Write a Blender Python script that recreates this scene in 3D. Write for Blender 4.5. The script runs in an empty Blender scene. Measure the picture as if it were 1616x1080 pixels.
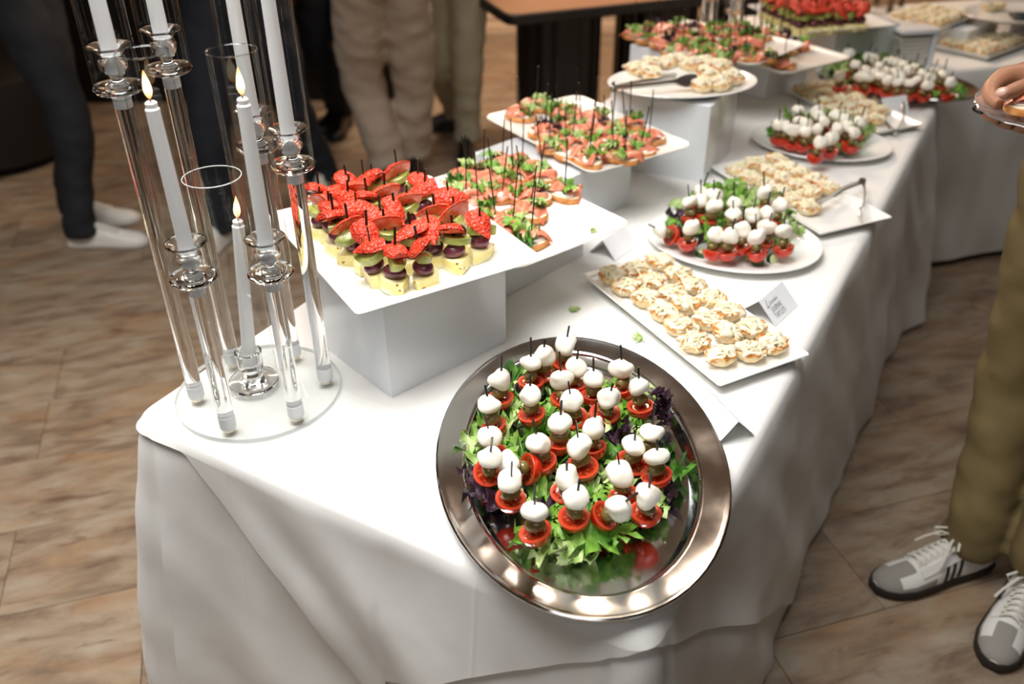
import bpy, math, random
from math import sin, cos, pi, radians, sqrt, atan2, exp
from mathutils import Vector, Matrix, Euler, noise
rnd = random.Random(7)
scn = bpy.context.scene
COL = scn.collection

# ------------------------------------------------------------------ camera
FPX, TH, RO, CAMH = 1414.4, .57864, -.01155, 1.65
def at(px, py, z):
    """the point of the horizontal plane z that the photograph shows at pixel (px, py)"""
    x = (px - 808) / FPX; y = -(py - 540) / FPX
    x, y = cos(RO) * x - sin(RO) * y, sin(RO) * x + cos(RO) * y
    d = Vector((x, cos(TH) + y * sin(TH), -sin(TH) + y * cos(TH)))
    t = (CAMH - z) / -d.z
    return Vector((d.x * t, d.y * t, z))
cam_d = bpy.data.cameras.new('camera'); cam = bpy.data.objects.new('camera', cam_d); COL.objects.link(cam)
X0 = Vector((1, 0, 0)); U0 = Vector((0, sin(TH), cos(TH))); F0 = Vector((0, cos(TH), -sin(TH)))
RX = X0 * cos(RO) + U0 * sin(RO); RU = -X0 * sin(RO) + U0 * cos(RO)
M = Matrix.Identity(4)
for i in range(3):
    M[i][0] = RX[i]; M[i][1] = RU[i]; M[i][2] = -F0[i]
M[2][3] = CAMH
cam.matrix_world = M
cam_d.sensor_width = 36; cam_d.sensor_fit = 'HORIZONTAL'; cam_d.lens = FPX / 1616 * 36
cam_d.clip_start = .05
cam_d.dof.use_dof = True; cam_d.dof.focus_distance = 1.36; cam_d.dof.aperture_fstop = 2.6
scn.camera = cam

# ------------------------------------------------------------------ world, lights, exposure
w = bpy.data.worlds.new('world'); scn.world = w; w.use_nodes = True
w.node_tree.nodes['Background'].inputs[0].default_value = (.55, .52, .5, 1)
w.node_tree.nodes['Background'].inputs[1].default_value = .25
scn.view_settings.view_transform = 'Standard'; scn.view_settings.look = 'None'
scn.view_settings.gamma = 1; scn.view_settings.use_curve_mapping = False
scn.view_settings.exposure = 0
def area(name, loc, size, power, col=(1, 1, 1), rot=(0, 0, 0), sy=None):
    l = bpy.data.lights.new(name, 'AREA'); l.energy = power; l.color = col
    l.shape = 'RECTANGLE'; l.size = size; l.size_y = sy or size
    o = bpy.data.objects.new(name, l); COL.objects.link(o); o.location = loc; o.rotation_euler = rot
    return o
k_ = area('bounced_flash_over_buffet', (-.45, 1.0, 2.9), 1.4, 47, (1, .99, .975)); k_.data.spread = radians(125)  # key: stands in for camera flash bounced off the ceiling, not a fixture
area('bounced_flash_behind_camera', (-.5, -1.0, 2.75), 1.6, 15, (1, .985, .96), (radians(38), 0, radians(-6)))  # added bounced-flash fill for upright faces turned to the camera
area('fill_light_over_far_table', (1.5, 2.5, 2.9), .9, 10, (1, .96, .92))  # added fill, unseen: brightens the napkin holder and rear risers
area('ceiling_light_by_wall', (.2, 5.0, 2.9), 1.2, 100, (1, .76, .57))
area('fill_light_left', (-2.0, 1.5, 2.9), 1.0, 26, (1, .93, .86))  # added fill, unseen: lifts the guests' fronts and the candles from the left

# ------------------------------------------------------------------ materials
MATS = {}
def srgb(h):
    c = [int(h[i:i + 2], 16) / 255 for i in (0, 2, 4)]
    return tuple((x / 12.92 if x < .04045 else ((x + .055) / 1.055) ** 2.4) for x in c) + (1,)
def mat(name, col, rough=.5, metal=0, spec=.5, sss=0, trans=0, ior=1.45, col2=None, scale=20, bump=0, bscale=60,
        coat=0, detail=4, lo=.35, hi=.65, stretch=(1, 1, 1), emit=None, estr=0, sheen=0, rvar=0):
    if name in MATS: return MATS[name]
    m = bpy.data.materials.new(name); m.use_nodes = True; nt = m.node_tree; b = nt.nodes['Principled BSDF']
    c = srgb(col) if isinstance(col, str) else col
    b.inputs['Base Color'].default_value = c; b.inputs['Roughness'].default_value = rough
    b.inputs['Metallic'].default_value = metal; b.inputs['Specular IOR Level'].default_value = spec
    b.inputs['IOR'].default_value = ior; b.inputs['Transmission Weight'].default_value = trans
    b.inputs['Subsurface Weight'].default_value = sss; b.inputs['Subsurface Scale'].default_value = .01
    b.inputs['Coat Weight'].default_value = coat; b.inputs['Coat Roughness'].default_value = .05
    b.inputs['Sheen Weight'].default_value = sheen
    if emit: b.inputs['Emission Color'].default_value = emit; b.inputs['Emission Strength'].default_value = estr
    N = nt.nodes.new; L = nt.links.new
    if col2 or bump or rvar:
        tc = N('ShaderNodeTexCoord'); mp = N('ShaderNodeMapping'); L(tc.outputs['Object'], mp.inputs[0])
        mp.inputs['Scale'].default_value = stretch
    if col2:
        n = N('ShaderNodeTexNoise'); n.inputs['Scale'].default_value = scale; n.inputs['Detail'].default_value = detail
        L(mp.outputs[0], n.inputs['Vector'])
        r = N('ShaderNodeValToRGB'); r.color_ramp.elements[0].position = lo; r.color_ramp.elements[1].position = hi
        r.color_ramp.elements[0].color = c; r.color_ramp.elements[1].color = srgb(col2)
        L(n.outputs['Fac'], r.inputs[0]); L(r.outputs[0], b.inputs['Base Color'])
    if rvar:
        n = N('ShaderNodeTexNoise'); n.inputs['Scale'].default_value = 9; n.inputs['Detail'].default_value = 6
        L(mp.outputs[0], n.inputs['Vector'])
        q = N('ShaderNodeMapRange'); q.inputs[1].default_value = .35; q.inputs[2].default_value = .75
        q.inputs[3].default_value = rough; q.inputs[4].default_value = rough + rvar
        L(n.outputs['Fac'], q.inputs[0]); L(q.outputs[0], b.inputs['Roughness'])
    if bump:
        n = N('ShaderNodeTexNoise'); n.inputs['Scale'].default_value = bscale; n.inputs['Detail'].default_value = 5
        L(mp.outputs[0], n.inputs['Vector'])
        u = N('ShaderNodeBump'); u.inputs['Strength'].default_value = bump; u.inputs['Distance'].default_value = .002
        L(n.outputs['Fac'], u.inputs['Height']); L(u.outputs[0], b.inputs['Normal'])
    MATS[name] = m; return m

def thin_glass(name, tint=(.97, .98, .98, 1), k=1.0):
    """thin clear wall: straight-through light and Fresnel reflection"""
    m = bpy.data.materials.new(name); m.use_nodes = True; nt = m.node_tree; nt.nodes.clear()
    N = nt.nodes.new; L = nt.links.new
    o = N('ShaderNodeOutputMaterial'); mx = N('ShaderNodeMixShader'); t = N('ShaderNodeBsdfTransparent')
    g = N('ShaderNodeBsdfGlossy'); f = N('ShaderNodeLayerWeight'); f.inputs[0].default_value = .5
    pw = N('ShaderNodeMath'); pw.operation = 'POWER'; pw.inputs[1].default_value = 5; L(f.outputs['Facing'], pw.inputs[0])
    ma = N('ShaderNodeMath'); ma.operation = 'MULTIPLY_ADD'; ma.inputs[1].default_value = .75; ma.inputs[2].default_value = .05; L(pw.outputs[0], ma.inputs[0])
    t.inputs[0].default_value = tint; g.inputs['Roughness'].default_value = .02
    mu = N('ShaderNodeMath'); mu.operation = 'MULTIPLY'; mu.inputs[1].default_value = k; mu.use_clamp = True
    L(ma.outputs[0], mu.inputs[0]); L(mu.outputs[0], mx.inputs[0]); L(t.outputs[0], mx.inputs[1]); L(g.outputs[0], mx.inputs[2]); L(mx.outputs[0], o.inputs[0])
    return m

def color_nodes(name, build, rough=.4, **kw):
    """material whose base colour is made by build(nodes, links, texcoord)"""
    m = mat(name, (1, 1, 1, 1), rough, **kw); nt = m.node_tree; b = nt.nodes['Principled BSDF']
    tc = nt.nodes.new('ShaderNodeTexCoord')
    out = build(nt.nodes.new, nt.links.new, tc, b)
    if out is not None: nt.links.new(out, b.inputs['Base Color'])
    return m
def ramp(N, L, src, stops):
    r = N('ShaderNodeValToRGB'); e = r.color_ramp.elements
    while len(e) < len(stops): e.new(.5)
    for i, (p, c) in enumerate(stops): e[i].position = p; e[i].color = srgb(c)
    L(src, r.inputs[0]); return r.outputs[0]
def noise_n(N, L, tc, scale, detail=4, out='Object', stretch=None):
    n = N('ShaderNodeTexNoise'); n.inputs['Scale'].default_value = scale; n.inputs['Detail'].default_value = detail
    v = tc.outputs[out]
    if stretch:
        mp = N('ShaderNodeMapping'); mp.inputs['Scale'].default_value = stretch; L(v, mp.inputs[0]); v = mp.outputs[0]
    L(v, n.inputs['Vector']); return n.outputs['Fac']
def mixc(N, L, fac, a, b_, mode='MIX'):
    x = N('ShaderNodeMix'); x.data_type = 'RGBA'; x.blend_type = mode
    if isinstance(fac, (int, float)): x.inputs[0].default_value = fac
    else: L(fac, x.inputs[0])
    for i, s in ((6, a), (7, b_)):
        if isinstance(s, str): x.inputs[i].default_value = srgb(s)
        else: L(s, x.inputs[i])
    return x.outputs[2]

# cloth
def cloth_build(N, L, tc, b):
    n1 = N('ShaderNodeTexNoise'); n1.inputs['Scale'].default_value = 3.5; n1.inputs['Detail'].default_value = 3
    L(tc.outputs['Object'], n1.inputs['Vector'])
    wv = N('ShaderNodeTexNoise'); wv.inputs['Scale'].default_value = 900; L(tc.outputs['Object'], wv.inputs['Vector'])
    u = N('ShaderNodeBump'); u.inputs['Strength'].default_value = .35; u.inputs['Distance'].default_value = .02
    u2 = N('ShaderNodeBump'); u2.inputs['Strength'].default_value = .12; u2.inputs['Distance'].default_value = .001
    L(n1.outputs['Fac'], u.inputs['Height']); L(wv.outputs['Fac'], u2.inputs['Height'])
    nrm = u.outputs[0]
    for vec in ((TUX, TUY, 0), (TUY, -TUX, 0)):      # pressed fold lines of the linen
        dt = N('ShaderNodeVectorMath'); dt.operation = 'DOT_PRODUCT'; dt.inputs[1].default_value = vec; L(tc.outputs['Object'], dt.inputs[0])
        pp = N('ShaderNodeMath'); pp.operation = 'PINGPONG'; pp.inputs[1].default_value = .23; L(dt.outputs['Value'], pp.inputs[0])
        mr = N('ShaderNodeMapRange'); mr.inputs[1].default_value = 0; mr.inputs[2].default_value = .006; mr.inputs[3].default_value = 1; mr.inputs[4].default_value = 0; L(pp.outputs[0], mr.inputs[0])
        ub = N('ShaderNodeBump'); ub.inputs['Strength'].default_value = .25; ub.inputs['Distance'].default_value = .002
        L(mr.outputs[0], ub.inputs['Height']); L(nrm, ub.inputs['Normal']); nrm = ub.outputs[0]
    L(nrm, u2.inputs['Normal']); L(u2.outputs[0], b.inputs['Normal'])
    return None
TUX, TUY = .503, .864
CLOTH = color_nodes('white_table_linen', cloth_build, .85, sheen=.1); CLOTH.node_tree.nodes['Principled BSDF'].inputs['Base Color'].default_value = srgb('e9e8e4')
CHINA = mat('white_porcelain', 'f4f3ef', .12, spec=.5, coat=.3)
CREAMCHINA = mat('cream_white_china', 'f3efe6', .2, coat=.2)
RISER = mat('glossy_white_acrylic', 'e4e7eb', .22, coat=.15)
STEEL = mat('polished_steel', 'cfd0d1', .08, metal=1, rvar=.16)
TONG = mat('tong_steel', 'c4c1bc', .3, metal=1)
PICK = mat('black_plastic_pick', '15130f', .35)
GLASS = mat('clear_acrylic', (1, 1, 1, 1), .0, trans=1, ior=1.49)
TUBE = thin_glass('clear_tube_glass', k=1.0)
SLAB = thin_glass('clear_slab', (.985, .99, .987, 1), .6)
RIM = mat('glass_rim', 'dfe2df', .08, coat=.3)
FROST = mat('frosted_plug', 'eef0f2', .35, trans=.1)
FAINT = thin_glass('faint_rim', (.9, .92, .92, 1), 6)
NUT = mat('nickel_nut', 'cfc9b8', .3, metal=1)
WAX = mat('white_wax', 'f8f8f8', .45, sss=.15)
WICK = mat('charred_wick', '1a1512', .9)
CARD = mat('white_card', 'f3f4f6', .7)
INK = mat('grey_ink', '8d9096', .8)
PAPER = mat('white_napkin_paper', 'e6e2da', .9, bump=.2, bscale=200)
def flame_build(N, L, tc, b):
    sx = N('ShaderNodeSeparateXYZ'); L(tc.outputs['Generated'], sx.inputs[0])
    c = ramp(N, L, sx.outputs[2], [(0, 'ff8a30'), (.25, 'ffd9a0'), (.6, 'fff0c8'), (1, 'ffb050')])
    L(c, b.inputs['Emission Color']); b.inputs['Emission Strength'].default_value = 2.6
    return None
FLAME = color_nodes('candle_flame', flame_build, 1)
FLAME.node_tree.nodes['Principled BSDF'].inputs['Base Color'].default_value = (0, 0, 0, 1)

# food materials
MOZZ = mat('mozzarella', 'f4f0e2', .38, sss=.2, bump=.15, bscale=90)
TOMSKIN = mat('tomato_skin', 'c8200a', .18, col2='d83a12', scale=40, coat=.4)
TOMCUT = mat('tomato_cut_rim', 'cc4428', .3, coat=.2)
TOMSEED = mat('tomato_seed_gel', '9c2612', .15, col2='c9703a', scale=240, coat=.5, lo=.5, hi=.66)
OLIVE = mat('olive', '66582c', .25, col2='7e6a36', scale=60, coat=.4)
def straw_build(N, L, tc, b):
    v = N('ShaderNodeTexVoronoi'); v.inputs['Scale'].default_value = 230; L(tc.outputs['Object'], v.inputs['Vector'])
    c0 = ramp(N, L, v.outputs['Distance'], [(.10, 'f2c882'), (.22, 'b51a10'), (.45, 'dd3520'), (.9, 'ea5034')])
    c = mixc(N, L, ramp(N, L, noise_n(N, L, tc, 55, 3), [(.4, '000000'), (.75, '888888')]), c0, 'f07048')
    u = N('ShaderNodeBump'); u.inputs['Strength'].default_value = 1; u.inputs['Distance'].default_value = .003
    L(v.outputs['Distance'], u.inputs['Height']); L(u.outputs[0], b.inputs['Normal'])
    return c
STRAW = color_nodes('strawberry_skin', straw_build, .38, coat=.08)
def strawcut(N, L, tc, b):
    n = noise_n(N, L, tc, 90, 3, stretch=(1, 1, .3))
    return ramp(N, L, n, [(.3, 'e33420'), (.5, 'f0603a'), (.7, 'f8a888')])
STRAWCUT = color_nodes('strawberry_flesh', strawcut, .3, coat=.2)
def pine_build(N, L, tc, b):
    n = noise_n(N, L, tc, 120, 4, stretch=(1, .25, 1)); c = ramp(N, L, n, [(.3, 'efdc80'), (.55, 'f7eaaa'), (.7, 'fbf4cc')])
    n2 = noise_n(N, L, tc, 75, 1); f = N('ShaderNodeMapRange'); f.inputs[1].default_value = .70; f.inputs[2].default_value = .73; L(n2, f.inputs[0])
    return mixc(N, L, f.outputs[0], c, '9a5a20')
PINE = color_nodes('pineapple_flesh', pine_build, .3, coat=.2, bump=.3, bscale=110)
GRAPE = mat('dark_grape', '4a1424', .22, col2='7a3a48', scale=45, coat=.35)
KIWI = mat('kiwi_flesh', '86903a', .25, col2='b4b468', scale=70, coat=.3)
KIWIC = mat('kiwi_core', 'dfe0b0', .3); SEED = mat('kiwi_seed', '14100a', .3)
def leafm(name, a, b_, rough=.45):
    m = mat(name, a, rough, col2=b_, scale=45, bump=.25, bscale=70, spec=.4)
    return m
LEAF = [leafm('lettuce_green', '437a1c', '8fb84a'), leafm('lettuce_pale', '7fa544', 'c8d898'), leafm('lettuce_dark', '2c5a18', '5f9034')]
PURPLE = leafm('lettuce_purple', '2a1420', '4c3040')
CUCSKIN = mat('cucumber_skin', '1d3b14', .35, col2='2f5a20', scale=60); CUCF = mat('cucumber_flesh', 'c4d69a', .3, col2='dfe8c0', scale=40)
CRUST = mat('bread_crust', 'c07030', .6, col2='e0a060', scale=60, bump=.4, bscale=120)
CRUMB = mat('bread_crumb', 'ecd8b4', .85, col2='f6ecd8', scale=160, bump=.5, bscale=220)
CREAM = mat('cream_cheese', 'f7f4ea', .5, bump=.3, bscale=120)
def salm_build(N, L, tc, b):
    wv = N('ShaderNodeTexWave'); wv.inputs['Scale'].default_value = 22; wv.inputs['Distortion'].default_value = 4; wv.inputs['Detail'].default_value = 2
    L(tc.outputs['Object'], wv.inputs['Vector'])
    return ramp(N, L, wv.outputs['Fac'], [(0, 'd8775a'), (.6, 'df8263'), (.92, 'e89a7c')])
SALMON = color_nodes('smoked_salmon', salm_build, .33, coat=.15)
def tart_build(N, L, tc, b):
    sx = N('ShaderNodeSeparateXYZ'); L(tc.outputs['Object'], sx.inputs[0])
    n = noise_n(N, L, tc, 110, 4)
    a = N('ShaderNodeMath'); a.operation = 'MULTIPLY_ADD'; a.inputs[1].default_value = 38; a.inputs[2].default_value = -.55; L(sx.outputs[2], a.inputs[0])
    s = N('ShaderNodeMath'); s.operation = 'ADD'; L(a.outputs[0], s.inputs[0]); L(n, s.inputs[1])
    return ramp(N, L, s.outputs[0], [(.05, 'f1e2c0'), (.42, 'efd29c'), (.58, 'd08a3a'), (.8, 'a04e14')])
TART = color_nodes('baked_tartlet_crust', tart_build, .6, bump=.3, bscale=150)
def fill_build(N, L, tc, b):
    c = ramp(N, L, noise_n(N, L, tc, 90, 5), [(.32, '9a8a78'), (.4, 'e2d6bc'), (.6, 'f2ead2')])
    f = N('ShaderNodeMapRange'); f.inputs[1].default_value = .6; f.inputs[2].default_value = .68; L(noise_n(N, L, tc, 70, 3, stretch=(1, 1.2, 1)), f.inputs[0])
    return mixc(N, L, f.outputs[0], c, 'd2883c')
FILL = color_nodes('mushroom_cream_filling', fill_build, .5, bump=.9, bscale=160, coat=.1)
SHRED = mat('grated_cheese', 'f4ecc8', .45)

# ------------------------------------------------------------------ mesh helpers
class MB:
    def __init__(s): s.v = []; s.f = []; s.m = []; s.mats = []
    def mi(s, m):
        if m not in s.mats: s.mats.append(m)
        return s.mats.index(m)
    def add(s, vs, fs, m):
        o = len(s.v); k = s.mi(m); s.v += [tuple(v) for v in vs]
        for f in fs: s.f.append(tuple(i + o for i in f)); s.m.append(k)
        return s
    def loft(s, rings, m, cap0=True, cap1=True, mf=None, closed=True):
        n = len(rings[0]); o = len(s.v)
        for r in rings: s.v += [tuple(p) for p in r]
        for i in range(len(rings) - 1):
            k = s.mi(mf(i) if mf else m)
            for j in range(n if closed else n - 1):
                a = o + i * n + j; b = o + i * n + (j + 1) % n
                s.f.append((a, b, b + n, a + n)); s.m.append(k)
        if cap0: s.f.append(tuple(o + j for j in range(n))[::-1]); s.m.append(s.mi(mf(0) if mf else m))
        if cap1: s.f.append(tuple(o + (len(rings) - 1) * n + j for j in range(n))); s.m.append(s.mi(mf(len(rings) - 2) if mf else m))
        return s
    def box(s, c, d, m, rz=0, M_=None):
        vs = []
        for z in (-1, 1):
            for x, y in ((-1, -1), (1, -1), (1, 1), (-1, 1)):
                p = Vector((x * d[0] / 2, y * d[1] / 2, z * d[2] / 2))
                if M_: p = M_ @ p
                if rz: p.rotate(Euler((0, 0, rz)))
                vs.append(Vector(c) + p)
        return s.add(vs, [(3, 2, 1, 0), (4, 5, 6, 7), (0, 1, 5, 4), (1, 2, 6, 5), (2, 3, 7, 6), (3, 0, 4, 7)], m)
    def tube(s, pts, r, m, n=8, cap=True):
        pts = [Vector(p) for p in pts]; rings = []; ref = None
        for i, p in enumerate(pts):
            t = (pts[min(i + 1, len(pts) - 1)] - pts[max(i - 1, 0)]).normalized()
            if ref is None: ref = Vector((0, 0, 1)) if abs(t.z) < .9 else Vector((1, 0, 0))
            a = t.cross(ref).normalized(); b = a.cross(t).normalized(); ref = b if False else ref
            rr = r[i] if isinstance(r, list) else r
            if not isinstance(rr, tuple): rr = (rr, rr)
            rings.append([p + a * cos(q) * rr[0] + b * sin(q) * rr[1] for q in (2 * pi * k / n for k in range(n))])
        return s.loft(rings, m, cap, cap)
    def rev(s, prof, m, n=24, c=(0, 0, 0), mf=None, cap0=True, cap1=True, fl=0, fn=0):
        rings = []
        for (r, z) in prof:
            r = max(r, 1e-5)
            rings.append([(c[0] + r * (1 + fl * cos(fn * q)) * cos(q), c[1] + r * (1 + fl * cos(fn * q)) * sin(q), c[2] + z) for q in (2 * pi * k / n for k in range(n))])
        return s.loft(rings, m, cap0, cap1, mf)
    def ball(s, c, r, m, nu=12, nv=8, amp=0, freq=60, seed=0, M_=None):
        if not isinstance(r, (tuple, list)): r = (r, r, r)
        rings = []
        for i in range(nv + 1):
            ph = pi * i / nv; ph = min(max(ph, .06), pi - .06); ring = []
            for j in range(nu):
                q = 2 * pi * j / nu; p = Vector((sin(ph) * cos(q) * r[0], sin(ph) * sin(q) * r[1], -cos(ph) * r[2]))
                if amp: p *= 1 + amp * noise.noise(p * freq + Vector((seed * 7.3, seed * 3.1, seed)))
                if M_: p = M_ @ p
                ring.append(p + Vector(c))
            rings.append(ring)
        return s.loft(rings, m)
    def mesh(s, name, smooth=True, sharp=None):
        me = bpy.data.meshes.new(name); me.from_pydata(s.v, [], s.f)
        for m in s.mats: me.materials.append(m)
        me.polygons.foreach_set('material_index', s.m)
        me.polygons.foreach_set('use_smooth', [smooth] * len(me.polygons))
        me.update()
        if smooth and sharp is not None: me.set_sharp_from_angle(angle=radians(sharp))
        return me
def obj(name, me, parent=None, loc=None, rot=None, label=None, kind=None):
    o = bpy.data.objects.new(name, me); COL.objects.link(o)
    if parent: o.parent = parent
    if loc is not None: o.location = loc
    if rot is not None: o.rotation_euler = rot
    if label: o['label'] = label
    if kind: o['kind'] = kind
    return o
def part(name, mb, parent=None, smooth=True, sharp=35, **k): return obj(name, mb.mesh(name, smooth, sharp), parent, **k)
def tag(o, label, cat, group=None):
    o['label'] = label; o['category'] = cat
    if group: o['group'] = group
    return o
def thing(name, label, cat, loc=(0, 0, 0), rz=0, group=None, rot=None):
    o = bpy.data.objects.new(name, None); COL.objects.link(o); o.location = loc
    o.rotation_euler = rot if rot else (0, 0, rz); o.empty_display_size = .02
    return tag(o, label, cat, group)
def rrect(w_, h_, r, z=0, n=5):
    pts = []; r = max(r, 1e-4)
    for cx, cy, a0 in ((w_ / 2 - r, h_ / 2 - r, 0), (-w_ / 2 + r, h_ / 2 - r, 90), (-w_ / 2 + r, -h_ / 2 + r, 180), (w_ / 2 - r, -h_ / 2 + r, 270)):
        for k in range(n + 1):
            a = radians(a0 + 90 * k / n); pts.append((cx + r * cos(a), cy + r * sin(a), z))
    return pts
def ell(a, b, z=0, n=64): return [(a * cos(2 * pi * k / n), b * sin(2 * pi * k / n), z) for k in range(n)]
ORD = ['first', 'second', 'third', 'fourth', 'fifth', 'sixth', 'seventh', 'eighth', 'ninth', 'tenth', 'eleventh', 'twelfth']
def row_labels(pts, nrows, what, where):
    """pts: pixel positions; label by row from the front and place from the left"""
    idx = sorted(range(len(pts)), key=lambda i: -pts[i][1]); per = -(-len(pts) // nrows); out = [None] * len(pts)
    for r in range(nrows):
        g = sorted(idx[r * per:(r + 1) * per], key=lambda i: pts[i][0])
        for k, i in enumerate(g): out[i] = '%s on %s, %s row from front, %s from left' % (what, where, ORD[r], ORD[k])
    return out

# ------------------------------------------------------------------ setting
room = bpy.data.objects
FA = radians(16.3); FU = Vector((cos(FA), sin(FA), 0)); FV = Vector((-sin(FA), cos(FA), 0))
def floor_build(N, L, tc, b):
    oi = N('ShaderNodeObjectInfo'); ad = N('ShaderNodeVectorMath'); ad.operation = 'ADD'
    sc_ = N('ShaderNodeVectorMath'); sc_.operation = 'SCALE'; sc_.inputs['Scale'].default_value = 1
    L(tc.outputs['Object'], sc_.inputs[0]); L(sc_.outputs[0], ad.inputs[0])
    rv = N('ShaderNodeMath'); rv.operation = 'MULTIPLY'; rv.inputs[1].default_value = 37; L(oi.outputs['Random'], rv.inputs[0])
    cx = N('ShaderNodeCombineXYZ'); L(rv.outputs[0], cx.inputs[0]); L(rv.outputs[0], cx.inputs[1]); L(cx.outputs[0], ad.inputs[1])
    def nz(scale, detail, st, dist=0):
        mp = N('ShaderNodeMapping'); mp.inputs['Scale'].default_value = st; L(ad.outputs[0], mp.inputs[0])
        n = N('ShaderNodeTexNoise'); n.inputs['Scale'].default_value = scale; n.inputs['Detail'].default_value = detail; n.inputs['Roughness'].default_value = .62
        n.inputs['Distortion'].default_value = dist
        L(mp.outputs[0], n.inputs['Vector']); return n.outputs['Fac']
    a = nz(6.5, 10, (.8, 2.3, 1), .35); c1 = ramp(N, L, a, [(.28, '5e4d40'), (.42, '7d6b59'), (.52, '8f7e6a'), (.62, '988a78'), (.75, 'a69a88')])
    bb = nz(3.0, 6, (1, 2.2, 1), 1.0)
    f = N('ShaderNodeMapRange'); f.inputs[1].default_value = .50; f.inputs[2].default_value = .72; f.inputs[4].default_value = .6; L(bb, f.inputs[0])
    c2 = mixc(N, L, f.outputs[0], c1, '9c7650')
    v = nz(12, 10, (.6, 2.2, 1), .9); f2 = N('ShaderNodeMapRange'); f2.inputs[1].default_value = .30; f2.inputs[2].default_value = .42; f2.inputs[3].default_value = .6; f2.inputs[4].default_value = 0; L(v, f2.inputs[0])
    c3 = mixc(N, L, f2.outputs[0], c2, '5a3d2c')
    u = N('ShaderNodeBump'); u.inputs['Strength'].default_value = .25; u.inputs['Distance'].default_value = .002
    L(a, u.inputs['Height']); L(u.outputs[0], b.inputs['Normal'])
    return c3
PLANK = color_nodes('stone_look_plank', floor_build, .42)
GROUT = mat('floor_joint', '3a2c22', .8)
fl = part('floor', MB().box((.6, 2.4, -.012), (11.4, 10.8, .016), GROUT), smooth=False, kind='structure')
PL, PW = 1.22, .29
pm = {}
def plank_mesh(l0):
    k = round(l0, 3)
    if k not in pm:
        mb = MB(); g = .0015; b_ = .0012
        mb.loft([rrect(l0 - g, PW - g, .001, -.004, 1), rrect(l0 - g, PW - g, .001, -b_, 1), rrect(l0 - g - 2 * b_, PW - g - 2 * b_, .001, 0, 1)], PLANK, cap0=False)
        pm[k] = mb.mesh('floor_plank', False)
    return pm[k]
KNOWN = {0: .895, 1: 1.206, 2: -.43, 3: -.757, 5: -.746, 6: -.735, 10: -1.03}
for r in range(-8, 21):
    vc = 1.09 - PW + PW * r + PW / 2
    off = KNOWN.get(r, ((r * .731) % 1) * PL)
    k0 = int((-6 - off) / PL)
    for k in range(k0, k0 + 12):
        uc = off + (k + .5) * PL; p = FU * uc + FV * vc
        # only where the camera's frame or the room near it shows the floor
        if p.y < .2 or p.y > 7.2 or abs(p.x) > .75 * p.y + 1.6: continue
        obj('floor_plank', plank_mesh(PL), fl, loc=(p.x, p.y, 0), rot=(0, 0, FA))
WALL = mat('warm_beige_wall', 'd9b896', .7); BASEB = mat('cream_baseboard', 'e6cdb2', .45)
DARKW = mat('dark_wall', '2a211c', .8); CEIL = mat('pale_ceiling', 'b4b0aa', .9)
def wallbox(name, c, d, m): return part(name, MB().box(c, d, m), smooth=False, kind='structure')
wallbox('wall_back', (.6, 6.62, 1.5), (10.4, .1, 3), WALL)
wallbox('wall_left', (-4.55, 2.4, 1.5), (.1, 8.6, 3), DARKW)
wallbox('wall_right', (5.75, 2.4, 1.5), (.1, 8.6, 3), mat('grey_brown_wall', '4c4844', .8))
wallbox('wall_front', (.6, -1.85, 1.5), (10.4, .1, 3), mat('grey_wall', '58524d', .8))
wallbox('ceiling', (.6, 2.4, 3.05), (10.4, 8.6, .1), CEIL)
bbm = MB()
bbm.loft([[(-4.5, y, z), (5.7, y, z)] for y, z in ((6.565, .0), (6.54, .0), (6.54, .055), (6.548, .06), (6.552, .10), (6.545, .105), (6.552, .135), (6.565, .14))], BASEB, False, False, closed=False)
part('baseboard_back', bbm, smooth=False, kind='structure')

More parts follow.
